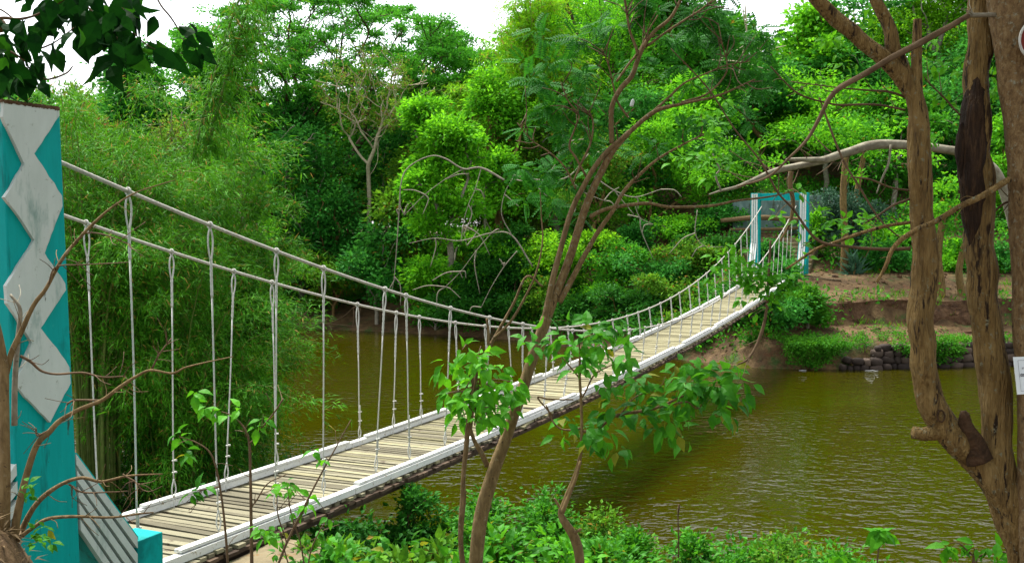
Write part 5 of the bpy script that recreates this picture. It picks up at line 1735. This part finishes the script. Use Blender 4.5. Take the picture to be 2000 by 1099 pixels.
# dark leaves hanging into the top left corner
Yo = 3.4
root = empty('overhanging_tree', L_(-4.4, .8, gz(-4.4, .8)), 'dark broad leaves of an overhanging bough against the sky in the top left corner', 'tree')
g = np.random.default_rng(23)
mb = MB()
OB = [[(-40, 40, 10), (10, 35, 8), (40, 38, 7), (75, 30, 5), (120, 5, 4), (150, -20, 4)], [(-40, 10, 5), (0, 18, 4), (30, 40, 3)], [(300, -20, 4), (318, 12, 4), (335, 35, 4), (350, 60, 3)],
      [(68, 97, 3), (95, 90, 4), (115, 80, 3), (150, 50, 3)], [(150, -10, 5), (190, 30, 4), (230, 75, 4), (262, 120, 3)], [(230, -20, 4), (255, 50, 3), (290, 90, 3), (330, 105, 2)], [(-20, 80, 5), (20, 100, 5), (50, 120, 4)],
      [(72, 140, 3), (95, 155, 4), (130, 145, 4), (142, 130, 3)]]
for b in OB:
    stem(mb, b, Yo, 7, .08, 5, 3, wob=.001)
mb.build('bough', M['twig_dark'], root, smooth=True)
mb = MB(); _t = L_(-4.4, .8, gz(-4.4, .8))
mb.tube(spline([_t - [0, 0, .2], _t + [.1, .1, 2.0], _t + [.0, .3, 4.2], _t + [.3, .6, 6.0]], 8), np.linspace(.2, .11, 25), 12, rough=.07)
mb.tube(spline([_t + [.05, .2, 3.6], _t + [.9, 1.2, 3.75], at(-120, 40, Yo), at(-36, 40, Yo)], 8), np.linspace(.07, .012, 25), 8, rough=.06)
mb.build('trunk', M['bark_brown'], root, smooth=True)
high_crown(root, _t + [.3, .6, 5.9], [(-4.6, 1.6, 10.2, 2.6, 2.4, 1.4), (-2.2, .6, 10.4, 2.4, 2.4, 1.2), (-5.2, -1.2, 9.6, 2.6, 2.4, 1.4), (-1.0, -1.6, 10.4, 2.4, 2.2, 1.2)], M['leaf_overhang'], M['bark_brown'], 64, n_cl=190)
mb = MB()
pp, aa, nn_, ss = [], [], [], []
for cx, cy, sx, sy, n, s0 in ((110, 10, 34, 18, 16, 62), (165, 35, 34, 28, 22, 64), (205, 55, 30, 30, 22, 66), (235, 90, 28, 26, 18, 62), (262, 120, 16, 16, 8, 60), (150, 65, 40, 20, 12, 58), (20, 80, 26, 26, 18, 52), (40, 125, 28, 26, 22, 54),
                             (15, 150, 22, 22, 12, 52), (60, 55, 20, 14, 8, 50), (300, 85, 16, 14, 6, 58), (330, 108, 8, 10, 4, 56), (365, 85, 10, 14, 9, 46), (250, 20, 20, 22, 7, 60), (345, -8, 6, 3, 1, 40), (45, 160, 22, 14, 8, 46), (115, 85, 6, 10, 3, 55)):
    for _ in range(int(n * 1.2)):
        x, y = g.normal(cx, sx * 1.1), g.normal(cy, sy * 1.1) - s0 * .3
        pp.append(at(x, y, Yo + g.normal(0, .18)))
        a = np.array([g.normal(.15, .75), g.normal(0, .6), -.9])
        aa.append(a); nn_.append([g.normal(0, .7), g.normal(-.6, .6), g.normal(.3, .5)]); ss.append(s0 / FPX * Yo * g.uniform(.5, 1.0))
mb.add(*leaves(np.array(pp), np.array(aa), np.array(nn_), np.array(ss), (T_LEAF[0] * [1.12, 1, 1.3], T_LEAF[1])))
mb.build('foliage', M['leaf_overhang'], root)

# weedy saplings before the deck
g = np.random.default_rng(29)
WEEDS = [
    ('thin-stemmed weed with drooping pale leaves in front of the near kerb, leftmost', 6.0, [[(448, 1140, 7), (440, 1030, 6), (428, 950, 5), (412, 890, 4), (385, 865, 3), (350, 852, 2)], [(428, 950, 4), (405, 955, 3), (385, 958, 2)]],
     [(352, 855), (362, 880), (345, 848), (385, 960), (400, 950), (372, 962), (366, 890)], .085),
    ('upright thin sapling with a few pale leaves before the first hangers', 6.0, [[(492, 1140, 9), (490, 1040, 8), (489, 940, 7), (485, 865, 6), (470, 830, 4), (445, 808, 3), (415, 800, 2)], [(486, 866, 4), (505, 845, 4), (530, 815, 3), (553, 778, 4)],
                                                                       [(490, 990, 3), (520, 950, 3), (560, 925, 2)]],
     [(385, 765), (400, 795), (412, 805), (430, 800), (378, 770), (470, 800), (510, 820), (500, 835), (440, 812), (520, 1035), (505, 1030), (515, 1050)], .085),
    ('long diagonal weed stem with round leaves across the deck', 5.8, [[(528, 1140, 6), (560, 1060, 6), (590, 1000, 5), (625, 930, 4), (655, 875, 3), (685, 820, 2)], [(575, 1030, 4), (600, 985, 3), (606, 960, 2)], [(560, 1060, 3), (545, 1000, 3), (540, 950, 2)]],
     [(600, 985), (595, 1000), (605, 970), (612, 880), (630, 900), (545, 945), (535, 965), (565, 950), (510, 1035), (525, 1045)], .07),
    ('leafy weed with many thin stems at the deck edge', 6.4, [[(600, 1140, 4), (590, 1060, 3), (570, 1000, 3), (560, 940, 2)], [(600, 1140, 4), (610, 1070, 3), (640, 1010, 2)], [(580, 1140, 4), (560, 1080, 3), (545, 1030, 2)]],
     [(565, 960), (560, 940), (575, 1000), (600, 1050), (620, 1040), (640, 1010), (550, 1040), (545, 1060), (590, 1075), (540, 1080), (560, 1085)], .06),
    ('bright shoot of long leaves at the bottom edge near the right', 7.0, [[(1715, 1140, 5), (1714, 1090, 4), (1718, 1060, 3), (1722, 1035, 2)]], [(1720, 1040), (1722, 1035), (1718, 1050), (1640, 1085), (1716, 1030)], .13),
    ('broad-leaved shoot at the bottom right corner under the forked tree', 5.2, [[(1900, 1150, 16), (1902, 1100, 14), (1906, 1070, 8)], [(1902, 1090, 5), (1940, 1075, 4), (1980, 1085, 3)], [(1903, 1085, 5), (1875, 1062, 3), (1855, 1060, 2)]],
     [(1860, 1062), (1870, 1068), (1905, 1065), (1930, 1070), (1950, 1075), (1975, 1080), (1990, 1085), (1850, 1070), (1945, 1090)], .085),
    ('dry seed stalk standing at the bottom edge before the water', 8.5, [[(1325, 1130, 4), (1326, 1060, 3), (1325, 1010, 3), (1326, 990, 5), (1326, 984, 3)], [(1310, 1130, 3), (1318, 1080, 2), (1330, 1040, 2)]], [(1318, 1085), (1330, 1070)], .05),
]
for i, (lb, Y, sts, sps, sz) in enumerate(WEEDS):
    root = empty('weed', ground_pt(sts[0][0][0], Y), lb, 'weed', 'weeds on the near bank')
    mb = MB()
    for s in sts:
        stem(mb, s, Y, 6, .05, 5, i, wob=.002)
        if i < 4: twiggy(mb, s, Y, g, 3, 40, 1.8)
    mb.build('stalk', M['twig' if i != 6 else 'twig_dark'], root, smooth=True)
    mb = MB(); leaf_sprays(mb, sps, Y, g, 4, sz, T_LEAF, .02, .55, 1.0, .04); mb.build('foliage', M['leaf_near_bright' if i in (1, 4, 5, 2) else 'leaf_near'], root)

# grass blades by the water and round the stub block
n = 900
X = np.concatenate([g.uniform(.5, 7, 500), g.uniform(-3.9, -2.4, 400)])
Yv = np.concatenate([shore_near(X[:500]) - g.uniform(.2, 2.5, 500), g.uniform(6.0, 8.2, 400)])
P = np.stack([X, Yv, ground_z(X, Yv)], 1)
ax = np.c_[g.normal(0, .35, (n, 2)), np.ones(n)]
mb = MB(); mb.add(*leaves(P, ax, np.c_[g.normal(0, 1, (n, 2)), g.uniform(0, .3, n)], np.r_[g.uniform(.3, .8, 500), g.uniform(.15, .4, 400)], T_BAMBOO)); o = mb.build('tall_grass', M['leaf_ivy'])
tag(o, 'thin grass blades along the near waterline and at the pillar foot', kind='stuff')

# litter
for i, (x, y, Y, ln, lb) in enumerate(((1702, 721, 37.3, .5, 'white stick of litter floating at the foot of the stone wall'), (1568, 720, 37.4, .28, 'small white scrap floating at the far waterline left of the stone wall'))):
    mb = MB(); c = at(x, y, Y); c[2] = .012
    g2 = np.random.default_rng(i)
    mb.tube(np.array([c + [k * ln / 5 - ln / 2, g2.normal(0, .02), g2.normal(0, .008)] for k in range(6)]), [.008, .012, .014, .013, .012, .006], 8)
    tag(mb.build('floating_litter', M['litter_white'], smooth=True), lb, 'litter', 'white litter on the water')

# tufts of grass and clods over the far terrace
n = 2600
X = g.uniform(8, 34, n); Yv = shore_far(X) + g.uniform(.1, 8.5, n)
den = fbm(X, Yv, 51, 4, 1.2)
keep = den > .12
X, Yv = X[keep], Yv[keep]
P = np.stack([X, Yv, ground_z(X, Yv)], 1)
P = np.repeat(P, 5, 0) + g.normal(0, .06, (len(P) * 5, 3)) * [1, 1, 0]
n = len(P)
mb = MB(); mb.add(*leaves(P, np.c_[g.normal(0, .5, (n, 2)), np.ones(n)], np.c_[g.normal(0, 1, (n, 2)), g.uniform(0, .4, n)], g.uniform(.10, .32, n), T_BAMBOO)); o = mb.build('terrace_grass', M['leaf_olive'])
tag(o, 'thin tufts of grass over the far terrace', kind='stuff')
mb = MB()
for k in range(170):
    x = g.uniform(8, 30); y = float(shore_far(x)) + g.uniform(-.3, 8)
    sz = g.uniform(.05, .2)
    mb.add(*stone_geo((x, y, gz(x, y) + sz * .1), (sz * 1.4, sz * 1.2, sz * .8), g))
o = mb.build('scattered_gravel', M['dirt_cut'])
tag(o, 'scattered stones and clods on the far bank', kind='stuff')
